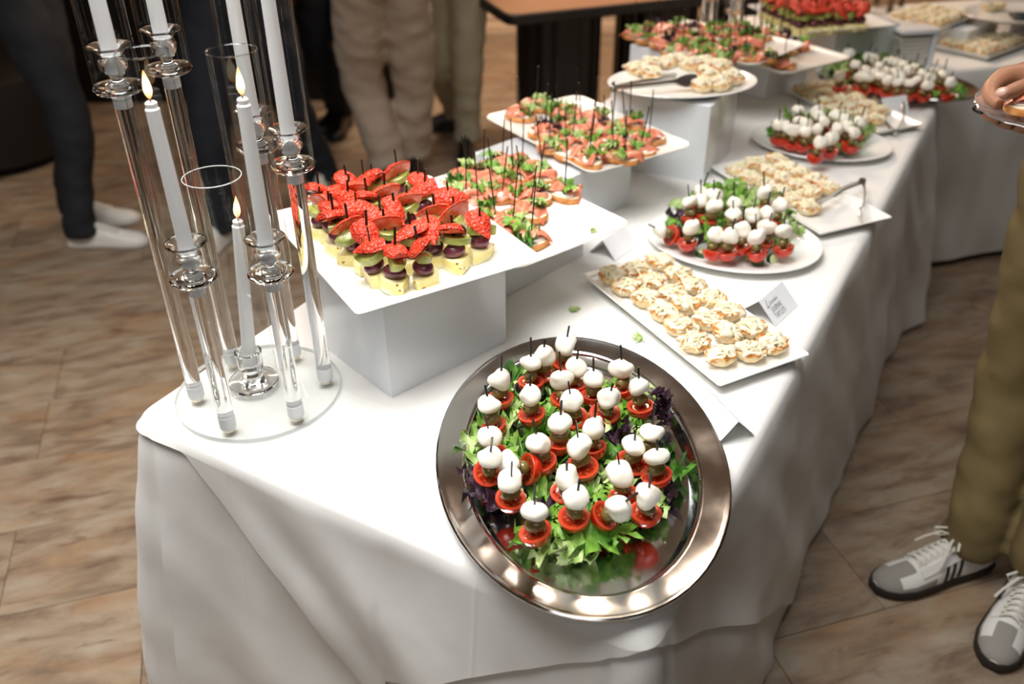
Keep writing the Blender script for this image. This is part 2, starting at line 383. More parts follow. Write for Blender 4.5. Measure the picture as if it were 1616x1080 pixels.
# ------------------------------------------------------------------ buffet table cloths
TU = Vector((.503, .864, 0)).normalized(); TV = Vector((.864, -.503, 0)).normalized()
TZ = .75
def uv2(u, v, z=0): return Vector((TU.x * u + TV.x * v, TU.y * u + TV.y * v, z))
def skirt(mb, poly, hem, top, m, amp, freq, seed, flare=0.04, cflare=.1, rows=14, step=.012, inset=0, crn=.05):
    """cloth falling from a rounded polygon (world xy, counter-clockwise); hem(p) gives its lower z"""
    n = len(poly); pts = []; 
    for i in range(n):
        a, b, c = poly[i - 1], poly[i], poly[(i + 1) % n]
        d0 = (b - a).normalized(); d1 = (c - b).normalized()
        p0 = b - d0 * crn; p1 = b + d1 * crn
        for k in range(9):
            t = k / 8; q = p0 * (1 - t) ** 2 + b * 2 * t * (1 - t) + p1 * t * t
            nn = (Vector((d0.y, -d0.x, 0)) * (1 - t) + Vector((d1.y, -d1.x, 0)) * t).normalized()
            pts.append((q, nn, sin(pi * t)))
        L_ = ((c - d1 * crn) - p1).length if False else (c - b).length - 2 * crn; k_ = max(2, int(L_ / step))
        for k in range(1, k_):
            q = p1 + d1 * (L_ * k / k_); e = min(k, k_ - k) / k_ * L_
            pts.append((q, Vector((d1.y, -d1.x, 0)), exp(-(e / .07) ** 2) * .8))
    out = []; s = 0; prev = pts[0][0]
    rings = [[] for _ in range(rows + 4)]
    for q, nn, cw in pts:
        s += (q - prev).length; prev = q; h = hem(q); drop = top - h
        w1 = sin(s * freq + seed + 1.3 * sin(s * freq * .37)); w2 = noise.noise(Vector((s * freq * .45, seed, 0)))
        w3 = noise.noise(Vector((s * 14, seed + 5, 2)))
        R = .022
        for k in range(rows + 4):
            if k < 4:
                a = pi / 2 * k / 4; o = R * sin(a) - R; z = top - R * (1 - cos(a))
                rings[k].append(q + nn * (o - inset) + Vector((0, 0, z)))
            else:
                t = (k - 3) / rows; z = top - R - (max(drop - R, .0) * t); dd = (top - z)
                g = min(1, dd / .35)
                o = flare * dd + cflare * cw * dd * (1.2 - .3 * dd) + g * (amp * (.55 * w1 + .9 * w2) + amp * .35) + .005 * w3 * min(1, dd * 5) + .012 * min(1, dd * 6) * noise.noise(Vector((s * 8 + z * 7, z * 1.5, seed + 9))) + .010 * min(1, dd * 6) * noise.noise(Vector((s * 3.5 + z * 4, z * 3 - s * 2, seed)))
                rings[k].append(q + nn * (max(o, -.004) - inset) + Vector((0, 0, z)))
    mb.loft(rings, m, False, False)
    # the flat top
    o = len(mb.v); mb.v += [tuple(p) for p in rings[0]]; mb.f.append(tuple(range(o, o + len(rings[0])))); mb.m.append(mb.mi(m))
    return mb
U1, U2, V1, V2 = .69, 3.02, -1.137, -.212
poly = [uv2(U1, V2), uv2(U2, V2), uv2(U2, V1), uv2(U1, V1)]      # counter-clockwise
def hem_over(q):
    u = q.dot(TU); v = q.dot(TV)
    if abs(u - U1) < .06 and v > V1 + .01 and v < V2 - .005:
        return min(.745, max(.30, .754 - 1.03 * (v + 1.03), .668 + 1.0 * (v + .309)) if False else max(.33, min(.745, (.752 - 1.03 * (v + 1.03)) if v < -.63 else (.668 + .75 * (v + .309)))))
    if v > (V1 + V2) / 2: return max(.02, min(.73, .72 - .88 * (u - .72)))
    return max(.02, min(.74, .74 - .9 * (u - .72)))
under = skirt(MB(), poly, lambda q: .004, TZ - .002, CLOTH, .020, 8, 2.1, flare=.07, cflare=.10, inset=.004, rows=26)
o = tag(part('tablecloth', under, sharp=60), 'floor-length white linen cloth under the draped overlay on the long buffet', 'tablecloth', 'white buffet linens')
over = skirt(MB(), poly, hem_over, TZ, CLOTH, .020, 8, 2.1, flare=.078, cflare=.10, rows=26)
o = tag(part('table_overlay', over, sharp=60), 'white linen overlay draped with a slanting hem over the long front buffet', 'tablecloth', 'white buffet linens')
BD = Vector((.972, .233, 0)).normalized(); BN = Vector((-.233, .972, 0)).normalized()
bp = [BD * 1.78 + BN * 2.585, BD * 4.2 + BN * 2.585, BD * 4.2 + BN * 3.49, BD * 1.78 + BN * 3.49]
back = skirt(MB(), bp, lambda q: .03, TZ - .001, CLOTH, .02, 7, 4.4, flare=.05, cflare=.1)
tag(part('tablecloth', back, sharp=60), 'white linen cloth over the far cross table with smooth hanging front', 'tablecloth', 'white buffet linens')

# ------------------------------------------------------------------ candelabra
BASE = at(409, 614, TZ + .008)
cd = thing('candelabra', 'clear acrylic seven-arm candelabra standing on the front left table corner', 'candelabra', (BASE.x, BASE.y, TZ))
def loc_(p): return Vector(p) - Vector((BASE.x, BASE.y, TZ))
part('base_plate', MB().rev([(.134, .001), (.136, .002), (.136, .0085), (.134, .010)], SLAB, 72), cd)
part('base_edge', MB().rev([(.1362, .0015), (.1366, .005), (.1362, .0092)], mat('acrylic_edge', 'ccd0d0', .15, trans=.4), 72, cap0=False, cap1=False), cd, label='whitish polished rim of the acrylic base')
def project(p):
    d = Vector(p) - Vector((0, 0, CAMH)); z = d.dot(F0); return 808 + FPX * d.dot(RX) / z, 540 - FPX * d.dot(RU) / z
def zat(b, py):
    lo, hi = TZ, 1.6
    for _ in range(40):
        m_ = (lo + hi) / 2
        if project((b.x, b.y, m_))[1] > py: lo = m_
        else: hi = m_
    return lo
CUP = [(.0125, 0), (.0125, -.004), (.011, -.004)]
def holder_mb():
    mb = MB()   # drip disc, baluster cup with a flared lip
    mb.rev([(.004, -.004), (.030, -.003), (.0335, .002), (.032, .006), (.018, .006), (.009, .010), (.0075, .015), (.013, .022), (.0185, .031), (.0175, .040), (.0145, .045),
            (.020, .052), (.0285, .056), (.0290, .058), (.0215, .056), (.0145, .050), (.0125, .048), (.0125, .020), (.001, .020)], GLASS, 36, cap1=False)
    return mb
HM = holder_mb().mesh('candle_cup', True, 50)
INSERT = MB().rev([(.0095, .021), (.0122, .022), (.0122, .047), (.0100, .0485)], mat('frosted_insert', 'e9ecee', .3), 20).mesh('cup_insert', True, 40)
PLUG = MB().rev([(.0085, -.026), (.0095, -.024), (.0095, -.014), (.0125, -.012), (.0125, -.004)], FROST, 20).mesh('plug', True, 40)
TUBEM = {}
def tube_mesh(r, h):
    k = (r, round(h, 3))
    if k not in TUBEM:
        TUBEM[k] = MB().rev([(r, 0), (r, h)], TUBE, 48, cap0=False, cap1=False).mesh('glass_tube')
    return TUBEM[k]
def flame_mb(): return MB().rev([(.0006, -.004), (.0034, 0), (.0052, .005), (.0054, .010), (.0042, .018), (.0022, .026), (.0004, .032)], FLAME, 16)
FM = flame_mb().mesh('flame')
def candle(base, top, lit, label, r0=.0112, r1=.0085):
    ax = Vector(top) - Vector(base); h = ax.length
    q = Vector((0, 0, 1)).rotation_difference(ax).to_euler()
    t = thing('taper_candle', label, 'candle', base, rot=q, group='white taper candles in the candelabra')
    part('wax_body', MB().rev([(r0 * .8, 0), (r0, .003), (r1 + .0006, h - .014), (r1 + .0008, h - .010), (r1 - .0012, h - .008), (r1 - .0008, h - .002), (r1 - .003, h), (.0008, h - .001)], WAX, 24), t)
    part('wick', MB().tube([(0, 0, h - .002), (.0004, 0, h + .005)], .0008, WICK, 6), t)
    if lit: obj('flame', FM, t, loc=(0, 0, h + .007), label='small glowing flame')
# foot px, disc px-y, total candle tip (px,py) or None, label
arms = [('L1', (311, 628), 140, None, 'tall taper candle in the leftmost glass tube, top out of frame'),
        ('L5', (368, 574), 110, None, 'tall taper candle in the second rear left glass tube'),
        ('L2', (361, 676), 440, (237, 160), 'lit taper candle in the front left glass tube'),
        ('L3', (468, 658), 432, (383, 154), 'lit taper candle in the front middle glass tube'),
        ('L4', (514, 600), 262, None, 'tall taper candle in the rightmost glass tube nearest the fruit'),
        ('L6', (464, 562), 232, None, 'tall taper candle at the rear, seen behind the lit ones')]
for nm, f, dy, tip, lab in arms:
    b = at(f[0], f[1], TZ + .012); zd = zat(b, dy); lb = loc_(b)
    part('rod', MB().rev([(.0125, 0), (.0125, zd - TZ - .012 - .014)], GLASS, 28, c=(lb.x, lb.y, .026)), cd, label='clear round acrylic rod')
    rf = part('rod_foot', MB().rev([(.0128, 0), (.0132, .002), (.0132, .022), (.011, .025)], FROST, 24, c=(lb.x, lb.y, .016)), cd)
    part('nut', MB().rev([(.009, 0), (.010, .001), (.010, .006), (.008, .007)], NUT, 6 * 3, c=(lb.x, lb.y, .0085)), rf)
    c = obj('candle_cup', HM, cd, loc=(lb.x, lb.y, zd - TZ)); obj('plug', PLUG, c); obj('cup_insert', INSERT, c)
    cb = Vector((b.x, b.y, zd + .021))
    if tip:
        zt = zd + .25
        for _ in range(30):
            q = at(tip[0], tip[1], zt); 
            # keep the tip near the rod's own axis: the height where the ray passes closest
            best = min((((at(tip[0], tip[1], zd + .15 + .002 * k).xy - b.xy).length, zd + .15 + .002 * k) for k in range(80)))
            zt = best[1]; break
        tp = at(tip[0], tip[1], zt)
        tp = Vector((b.x, b.y, zt)) + (tp - Vector((b.x, b.y, zt))) * .9
        candle(cb, tp, True, lab); th = zt - zd + .055
    else:
        candle(cb, cb + Vector((0, 0, .27)), True, lab); th = .36
    tb = obj('glass_tube', tube_mesh(.0315, th), cd, loc=(lb.x, lb.y, zd - TZ + .0065))
    part('tube_rim', MB().rev([(.0312, th - .001), (.0322, th - .0005), (.0322, th + .0008), (.0312, th + .001), (.0308, th)], FAINT, 48, cap0=False, cap1=False), tb)
b = at(401, 604, TZ + .010); lb = loc_(b)
ft = part('centre_foot', MB().rev([(.040, .010), (.042, .013), (.041, .017), (.026, .021), (.018, .026), (.016, .036), (.021, .044), (.0205, .066), (.0225, .070), (.0225, .074), (.0145, .074), (.0125, .050), (.001, .050)], GLASS, 40, c=(lb.x, lb.y, 0), cap1=False), cd)
cb = Vector((b.x, b.y, TZ + .052)); tz = zat(b, 349); tp = at(375, 347, tz); candle(cb, tp, True, 'short lit taper candle in the wide middle glass tube', .0118, .0088)
tt = zat(b, 279); th = tt - TZ - .021
tb = obj('glass_tube', tube_mesh(.0425, th), cd, loc=(lb.x, lb.y, .021))
part('tube_rim', MB().rev([(.0421, th - .001), (.0432, th - .0005), (.0432, th + .0008), (.0421, th + .001), (.0417, th)], RIM, 56, cap0=False, cap1=False), tb)

# a second acrylic candelabra far back, of which the rods and lower tubes show
def far_candelabra(c, label, rods, mcand=True, mm=None):
    t = thing('candelabra', label, 'candelabra', c)
    part('base_plate', MB().rev([(.12, .001), (.12, .009)], SLAB, 40), t)
    for k, (dx, dy, h) in enumerate(rods):
        part('rod', MB().rev([(.012, .01), (.012, h)], mm or GLASS, 14, c=(dx, dy, 0)), t)
        obj('candle_cup', HM, t, loc=(dx, dy, h + .01))
        obj('glass_tube', tube_mesh(.0315, .36), t, loc=(dx, dy, h + .017))
    return t
# ------------------------------------------------------------------ risers
def riser(name_label, c, w_, d_, h, ang, m=RISER):
    mb = MB(); r = .004; mb.loft([rrect(w_, d_, r, 0, 2), rrect(w_, d_, r, h - .002, 2), rrect(w_ - .004, d_ - .004, r, h, 2)], m)
    o = part('display_riser', mb, loc=(c[0], c[1], TZ + .0005), rot=(0, 0, radians(ang)), sharp=40)
    tag(o, name_label, 'display riser', 'white display risers'); return o
def corner_box(p, ang, w_, d_):
    """centre of a box whose near corner is p, with w_ along ang and d_ along ang+90"""
    a = radians(ang); return (p[0] + cos(a) * w_ / 2 - sin(a) * d_ / 2, p[1] + sin(a) * w_ / 2 + cos(a) * d_ / 2)
p = at(618, 629, TZ); riser('glossy white box riser under the square fruit plate, nearest the candelabra', corner_box(p, 41.4, .259, .212), .259, .212, .178, 41.4)
p = at(799, 468, TZ) - Vector((cos(radians(46)), sin(radians(46)), 0)) * .03; riser('white box riser under the salmon plate just behind the fruit', corner_box(p, 46, .27, .26), .27, .26, .133, 46)
p = at(993, 323, TZ); a = radians(44); riser('white box riser under the second salmon plate, beside the oval tartlet dish riser', (p.x - cos(a) * .13 - sin(a) * .13, p.y - sin(a) * .13 + cos(a) * .13), .26, .26, .133, 44)
p = at(1109, 289, TZ); riser('tall white box riser under the oval dish of tartlets', corner_box(p, 62, .25, .26), .25, .26, .196, 62)
p = at(1206, 157, TZ); riser('white box riser under the far salmon plate with steel tongs nearby', corner_box(p, 44, .25, .25), .25, .25, .13, 44)
p = at(1060, 120, TZ); riser('white box riser under the large rear salmon plate', (.53, 2.74), .25, .22, .176, 44)
riser('white box riser under the rear fruit plate', (1.17, 3.2), .26, .24, .13, 20)
p = at(1487, 75, TZ); riser('low white riser under the far left tartlet tray', (1.66, 3.40), .20, .18, .065, 40)
riser('grey-white riser under the far right serving platter', (2.03, 3.62), .30, .2, .08, 13)

# ------------------------------------------------------------------ plates and trays
def plate(name, label, cat, rings_fn, m, loc, ang, group=None, sharp=40):
    mb = MB(); mb.loft(rings_fn, m); o = part(name, mb, loc=loc, rot=(0, 0, radians(ang)), sharp=sharp)
    return tag(o, label, cat, group)
def rect_rings(w_, d_, h, rim=.04, r=.012, t=.003, well=.006):
    R = lambda o, z: rrect(w_ - 2 * o, d_ - 2 * o, max(r - o * .4, .004), z, 4)
    return [R(rim + .02, 0), R(rim, .0005), R(rim * .5, h * .45), R(.002, h - t), R(0, h - t * .5), R(.001, h), R(.004, h - .0005), R(rim * .55, h * .62), R(rim, well + .001), R(rim + .012, well)]
def oval_rings(a, b_, h, rim=.045, t=.004, well=.006, steel=False, n=72):
    R = lambda o, z: ell(a - o, b_ - o, z, n)
    if steel:
        return [R(rim + .03, 0), R(rim + .012, .001), R(rim + .004, h * .75), R(.010, h - .004), R(.004, h - .006), R(0, h - .004), R(-.0005, h - .001), R(.002, h + .001), R(.006, h), R(.010, h - .002),
                R(rim - .004, h * .86), R(rim, h * .82), R(rim + .004, h * .7), R(rim + .016, .0025), R(rim + .03, .0015)]
    return [R(rim + .03, 0), R(rim + .01, .0005), R(rim * .6, h * .5), R(.004, h - t), R(0, h - t * .5), R(.0015, h), R(.006, h), R(rim * .7, h * .6), R(rim + .008, well + .001), R(rim + .025, well)]
def rc(p, a1, w_, a2, d_, q=(1, 1)):
    """centre of a plate from one rim corner p and its two edge directions"""
    return Vector((p.x + (cos(radians(a1)) * w_ + cos(radians(a2)) * d_) / 2, p.y + (sin(radians(a1)) * w_ + sin(radians(a2)) * d_) / 2, 0))
PLT = {}
def reg(key, o, z): PLT[key] = (o, z)
# square fruit plate
z0 = TZ + .179; zr = z0 + .026; c = rc(at(565, 492, zr), 121, .42, 31.5, .335)
reg('fruit', plate('serving_plate', 'white square plate of fruit skewers with wide sloping rim', 'plate', rect_rings(.42, .335, .027, .055, .010), CHINA, (c.x, c.y - .011, z0), 121), z0 + .006)
# salmon plates
z0 = TZ + .134; zr = z0 + .016; c = rc(at(998, 352, zr), 130, .43, 211, .30)
reg('salm1', plate('serving_plate', 'cream rectangular plate of salmon canapes just behind the fruit plate', 'plate', rect_rings(.43, .30, .016, .022, .03), CREAMCHINA, (c.x + .02, c.y - .012, z0), 128), z0 + .006)
zr = z0 + .016; c = rc(at(927, 275, zr), 122, .45, 34, .30)
reg('salm2', plate('serving_plate', 'cream rectangular plate of salmon canapes beside the tall riser', 'plate', rect_rings(.45, .30, .016, .022, .03), CREAMCHINA, (c.x + .008, c.y, z0), 122.5), z0 + .006)
z0 = TZ + .177; c = rc(at(1171, 98, z0 + .016), 136, .42, 34, .30)
reg('salm3', plate('serving_plate', 'cream rectangular plate crowded with salmon canapes at the back', 'plate', rect_rings(.44, .30, .016, .022, .03), CREAMCHINA, (c.x, c.y, z0), 136), z0 + .006)
z0 = TZ + .131; c = rc(at(1240, 116, z0 + .016), 122, .40, 33, .29)
reg('salm4', plate('serving_plate', 'cream plate with few salmon canapes left, next to far steel platter', 'plate', rect_rings(.40, .29, .016, .022, .03), CREAMCHINA, (c.x, c.y, z0), 122), z0 + .006)
z0 = TZ + .131; c = rc(at(1296, 44, z0 + .022), 122, .36, 4, .24)
reg('fruit2', plate('serving_plate', 'white square plate of fruit skewers at the back of the buffet', 'plate', rect_rings(.40, .34, .022, .04, .016), CHINA, (c.x + .02, c.y + .02, z0), 104), z0 + .006)
# oval dish of tartlets on the tall riser
z0 = TZ + .197; c = (at(963, 130, z0 + .02) + at(1195, 130, z0 + .02)) / 2; c2 = (at(1070, 159, z0 + .02) + at(1080, 90, z0 + .02)) / 2
reg('ovalT', plate('oval_plate', 'white oval plate of tartlets raised on the tall riser', 'plate', oval_rings(.190, .135, .020, .03), CHINA, ((c.x + c2.x) / 2, (c.y + c2.y) / 2, z0), 8), z0 + .006)
# julienne trays
def tray(key, label, corners, w_, d_, z0, a, rim=.02):
    zr = z0 + .02; c = rc(at(*corners, zr), a, w_, a - 90, d_)
    reg(key, plate('serving_tray', label, 'tray', rect_rings(w_, d_, .02, rim, .006), CHINA, (c.x, c.y, z0), a, 'white rectangular tartlet trays'), z0 + .006)
tray('tray1', 'white rectangular tray full of tartlets beside the front steel platter', (1135.5, 609.6), .442, .20, TZ + .001, 117.3)
tray('tray2', 'half empty white tartlet tray with tongs overhanging the table edge', (1294, 369), .43, .205, TZ + .001, 113)
tray('tray3', 'white tartlet tray with tongs beside the far steel platter', (1383, 209), .42, .175, TZ + .001, 112)
tray('tray4', 'far left tartlet tray raised on a low riser', (1487, 44), .24, .29, TZ + .066, 131)
tray('tray5', 'far right tartlet tray standing flat on the cross table', (1563, 90), .24, .33, TZ + .001, 128)
# ovals with tomato skewers
def oval(key, label, L, B, R, T, a, b_, z0, ang, m, steel=False, h=.02, rim=.045):
    zr = z0 + h; pts = [at(*q, zr) for q in (L, B, R, T)]
    c = sum(pts, Vector()) / 4 + Vector((0, {'platter': .030, 'plateA': -.014, 'plateB': -.02}.get(key, 0), 0))
    reg(key, plate('steel_platter' if steel else 'oval_plate', label, 'platter' if steel else 'plate', oval_rings(a, b_, h, rim, steel=steel), m, (c.x, c.y, z0), ang), z0 + (.0015 if steel else .006))
oval('platter', 'large oval stainless steel platter of mozzarella skewers in the foreground', (689, 740), (920, 975), (1160, 780), (912, 525), .317, .216, TZ + .001, 92, STEEL, True, .024, .041)
oval('plateA', 'white oval plate of mozzarella skewers between the two tartlet trays', (1019, 354), (1169, 437), (1291, 393), (1150, 310), .188, .154, TZ + .001, -22, CHINA)
oval('plateB', 'white oval plate of mozzarella skewers behind the tray with tongs', (1185, 208), (1302, 262), (1398, 234), (1290, 170), .185, .145, TZ + .001, -22, CHINA)
oval('steelB', 'oval steel platter of mozzarella skewers at the far table corner', (1295, 104), (1452, 167), (1534, 152), (1385, 85), .255, .17, TZ + .003, -42, STEEL, True, .024, .035)
c = at(1605, 22, TZ + .10)
reg('far', plate('oval_plate', 'white oval plate on a riser at the far right corner', 'plate', oval_rings(.22, .15, .02, .03), CHINA, (c.x + .03, c.y + .03, TZ + .081), 10), TZ + .087)
for p_ in PLT.values(): bpy.context.view_layer.update(); break
# ------------------------------------------------------------------ mozzarella skewers
def pick_mesh(h, r=.0013):
    return MB().loft([[(x * r, y * r * .7, z) for x, y in ((-1, -1), (1, -1), (1, 1), (-1, 1))] for z in (0, h)], PICK).mesh('pick', False)
PK = [pick_mesh(h) for h in (.058, .064, .070)]
MZ = [MB().ball((0, 0, 0), (.0156 + .0012 * (k % 2), .0152, .0138 - .0014 * (k % 3)), MOZZ, 20, 14, .34, 62, k + 1).mesh('mozzarella') for k in range(5)]
OL = []
for k in range(3):
    mb = MB(); Mx = Matrix.Rotation(pi / 2, 3, 'X')
    mb.rev([(.001, -.0125), (.0045, -.0118), (.0082, -.0075), (.0094, 0), (.0082, .0075), (.0048, .0118), (.0028, .0121), (.0024, .009), (.0005, .009)], OLIVE, 16)
    mb.v = [tuple(Mx @ Vector(v)) for v in mb.v]; OL.append(mb.mesh('olive'))
TM = []
for k in range(4):
    mb = MB(); a = .0193 + .0008 * (k % 3); b_ = a * (.94 if k % 2 else 1.04); n = 20
    prof = [(.002, -.0190), (.4, -.0178), (.75, -.0128), (.95, -.0060), (1.0, .0)]
    rings = [[(a * q * cos(t), b_ * q * sin(t), z) for t in (2 * pi * j / n for j in range(n))] for q, z in prof]
    mb.loft(rings, TOMSKIN, cap1=False)
    cut = [(1.0, 0), (.97, .0008), (.82, .0006), (.72, -.0012)]
    mb.loft([[(a * q * cos(t), b_ * q * sin(t), z) for t in (2 * pi * j / n for j in range(n))] for q, z in cut], TOMCUT, False, False)
    mb.loft([[(a * q * cos(t) * (1 + (.12 * cos(3 * t) if .2 < q < .7 else 0)), b_ * q * sin(t), z) for t in (2 * pi * j / n for j in range(n))] for q, z in ((.72, -.0012), (.5, -.0026), (.25, -.001), (.02, .0002))], TOMSEED, False, True)
    TM.append(mb.mesh('tomato_half', True, 50))
def caprese(pix, zb, label, group, tilt=None, scale=1.14):
    """pix: pixel of the mozzarella ball; zb: height of the tomato's underside"""
    s = scale; hb = .046 * s
    p = at(pix[0], pix[1], zb + .0195 * s + hb * .73); p.z = zb + .019 * s
    ti = tilt or (rnd.uniform(-.22, .22), rnd.uniform(-.2, .2))
    R_ = Euler((ti[0], ti[1], rnd.uniform(0, 6.28)))
    # keep the ball on its pixel: shift the foot by the tilt
    top = R_.to_matrix() @ Vector((0, 0, .033 * s)); p.x -= top.x; p.y -= top.y
    t = thing('mozzarella_skewer', label, 'canape skewer', p, rot=R_, group=group); t.scale = (s, s, s)
    a = obj('tomato_half', rnd.choice(TM), t); a.rotation_euler = (rnd.uniform(-.25, .25), rnd.uniform(-.25, .25), rnd.uniform(0, 6))
    obj('olive', rnd.choice(OL), t, loc=(0, 0, .0095), rot=(rnd.uniform(-.3, .3), 0, rnd.uniform(0, 6)))
    obj('mozzarella', rnd.choice(MZ), t, loc=(rnd.uniform(-.001, .001), rnd.uniform(-.001, .001), .0305), rot=(rnd.uniform(-.5, .5), rnd.uniform(-.5, .5), rnd.uniform(0, 6)))
    obj('pick', rnd.choice(PK), t, loc=(0, 0, .002))
    return t
c5 = [(690,125),(575,188),(510,225),(357,312),(740,243),(665,305),(830,303),(975,250),(1063,342),(295,437),(508,382),(715,418),(910,403),(660,532),(833,552),(297,595),(545,627),(302,708),(380,692),(755,643),(1037,650),(1128,580),(965,780),(1153,705),(692,803),(410,830)]
c6 = [(745,138),(530,207),(965,165),(1108,127)]
FR = [(680 + x / 3.232, 500 + y / 3.232) for x, y in c5] + [(680 + x / 3.232, 740 + y / 3.232) for x, y in c6]
ZP = PLT['platter'][1]
labs = row_labels(FR, 6, 'mozzarella tomato skewer', 'front steel platter')
for i, q in enumerate(FR):
    t_ = None
    if i == 18: t_ = (-.1, 1.0)
    if i == 28: t_ = (-.35, .5)
    caprese(q, ZP + .020, labs[i], 'mozzarella skewers on the front steel platter', t_)
A8 = [(155,420),(338,292),(408,278),(415,230),(485,255),(497,310),(355,437),(613,295),(605,370),(795,228),(893,310),(812,362),(727,368),(660,455),(820,440),(915,470),(493,487),(590,500),(747,497)]
PA = [(1000 + x / 3.848, 240 + y / 3.848) for x, y in A8]; ZA = PLT['plateA'][1]
labs = row_labels(PA, 4, 'mozzarella tomato skewer', 'nearer white oval plate')
for i, q in enumerate(PA): caprese(q, ZA + .014, labs[i], 'mozzarella skewers on the nearer white oval plate', (.1, -1.0) if i == 0 else None)
B8 = [(540,195),(655,200),(665,228),(770,228),(820,250),(915,272),(545,265),(590,285),(420,292),(480,303),(525,318),(585,330),(657,312),(775,312),(840,300),(880,335),(735,368),(670,395),(700,265)]
PB = [(1120 + x / 3.848, 120 + y / 3.848) for x, y in B8]; ZB = PLT['plateB'][1]
labs = row_labels(PB, 4, 'mozzarella tomato skewer', 'farther white oval plate')
for i, q in enumerate(PB): caprese(q, ZB + .016, labs[i], 'mozzarella skewers on the farther white oval plate')
S8 = [(295,528),(405,450),(360,370),(500,395),(540,410),(480,490),(580,465),(445,535),(500,550),(540,512),(640,430),(680,430),(715,440),(595,535),(650,565),(715,580),(700,510),(730,540),(760,465),(790,500),(830,480),(800,585),(850,565),(890,520),(925,600),(945,550),(985,495),(1040,525),(1092,580),(630,500)]
PS = [(1260 + x / 4.539, y / 4.539) for x, y in S8]; ZS = PLT['steelB'][1]
labs = row_labels(PS, 5, 'mozzarella tomato skewer', 'far steel platter')
for i, q in enumerate(PS): caprese(q, ZS + .016, labs[i], 'mozzarella skewers on the far steel platter')

# ------------------------------------------------------------------ lettuce
def leaf_mesh(k, m, L_=.06, W_=.034, frilly=1.0):
    mb = MB(); nu, nv = 12, 8; rings = []
    for i in range(nu + 1):
        u = i / nu; w_ = W_ * (sin(pi * min(1, u * .9 + .12)) ** .7) * (1 + .35 * frilly * sin(u * 17 + k)); row = []
        for j in range(nv + 1):
            v = j / nv * 2 - 1; e = abs(v) ** 1.5
            z = .010 * sin(u * pi) + e * (.010 * sin(u * 26 + k * 2 + v * 2) * frilly) + .012 * v * v - .002 * (1 - abs(v))
            x = u * L_ + e * .006 * sin(u * 21 + k + 3 * v) * frilly
            z += .007 * noise.noise(Vector((u * 5, v * 3, k * 3.3)))
            row.append((x - L_ * .4, v * w_ * .5 + .003 * sin(u * 14 + k), z))
        rings.append(row)
    o = len(mb.v); mm = mb.mi(m)
    for r in rings: mb.v += r
    for i in range(nu):
        for j in range(nv):
            if frilly > 1.1 and (j in (0, nv - 1)) and (i + k) % 2 == 0: continue
            a = o + i * (nv + 1) + j; mb.f.append((a, a + nv + 1, a + nv + 2, a + 1)); mb.m.append(mm)
    return mb.mesh('lettuce_leaf')
def frisee_mesh(k, m, L_=.05):
    """a curly head tip: many forked narrow blades"""
    mb = MB(); r = random.Random(k)
    for s in range(9):
        a = -1.3 + 2.6 * s / 8 + r.uniform(-.15, .15); ln = L_ * r.uniform(.5, .85); pts = []
        for i in range(6):
            t = i / 5; pts.append(Vector((cos(a) * ln * t - L_ * .2, sin(a) * ln * t * .8, .004 + .018 * sin(t * 2.4) + r.uniform(-.002, .002))))
        side = Vector((-sin(a), cos(a), 0)); o = len(mb.v)
        for i, p in enumerate(pts):
            t = i / 5; ww = .0035 * (1 - .5 * t) * (1 + .8 * (i % 2)); tw = Vector((0, 0, .003 * sin(i * 2.2 + s)))
            mb.v += [tuple(p - side * ww + tw), tuple(p), tuple(p + side * ww - tw)]
        for i in range(5):
            q = o + i * 3; mb.f += [(q, q + 3, q + 4, q + 1), (q + 1, q + 4, q + 5, q + 2)]; mb.m += [mb.mi(m)] * 2
    return mb.mesh('lettuce_leaf')
LV = [leaf_mesh(k, LEAF[(0, 1, 2, 1, 0, 1)[k]], .058, .038, 1 + .35 * (k % 3)) for k in range(6)] + [frisee_mesh(k, LEAF[k % 2], .055) for k in range(5)]
LP = [leaf_mesh(k + 9, PURPLE, .05, .034, 1.3) for k in range(2)]
def bed(label, pts, zb, group, purple=.16, up=.35, zj=.012, sc_=1.0):
    c = sum(pts, Vector()) / len(pts)
    t = thing('lettuce_bed', label, 'lettuce', (c.x, c.y, zb), group=group)
    for p in pts:
        me = rnd.choice(LP) if rnd.random() < purple else rnd.choice(LV)
        s = rnd.uniform(.8, 1.25) * sc_
        o = obj('lettuce_leaf', me, t, loc=(p.x - c.x, p.y - c.y, rnd.uniform(.003, .003 + zj)), rot=(rnd.uniform(-up, up), rnd.uniform(-up, up * .6), rnd.uniform(0, 6.28)))
        o.scale = (s, s, s)
    return t
def inside_pts(px_poly, z, n, r):
    """points inside the ground polygon given by pixels"""
    P = [at(*q, z) for q in px_poly]; xs = [p.x for p in P]; ys = [p.y for p in P]; out = []; rr = random.Random(r); tries = 0; dmin = sqrt((max(xs) - min(xs)) * (max(ys) - min(ys)) / n) * .6
    while len(out) < n and tries < 20000:
        tries += 1; q = Vector((rr.uniform(min(xs), max(xs)), rr.uniform(min(ys), max(ys)), z)); ins = False
        for i in range(len(P)):
            a, b = P[i - 1], P[i]
            if (a.y > q.y) != (b.y > q.y) and q.x < (b.x - a.x) * (q.y - a.y) / (b.y - a.y) + a.x: ins = not ins
        if ins and all((q - o_).length > dmin * (1 - tries / 30000) for o_ in out): out.append(q)
    return out
bed('mixed green and purple lettuce under the skewers on the front steel platter', inside_pts([(765,660),(810,600),(870,585),(950,600),(1020,640),(1045,710),(1080,790),(1020,860),(950,893),(850,880),(765,810),(745,730)], ZP + .01, 84, 1), ZP, 'lettuce beds', .12, .3, .008)
bed('green lettuce bed on the nearer white oval plate', inside_pts([(1052,370),(1075,325),(1130,305),(1200,300),(1250,345),(1250,385),(1200,402),(1130,402),(1075,385)], ZA + .01, 56, 2), ZA, 'lettuce beds', .2, .5, .012)
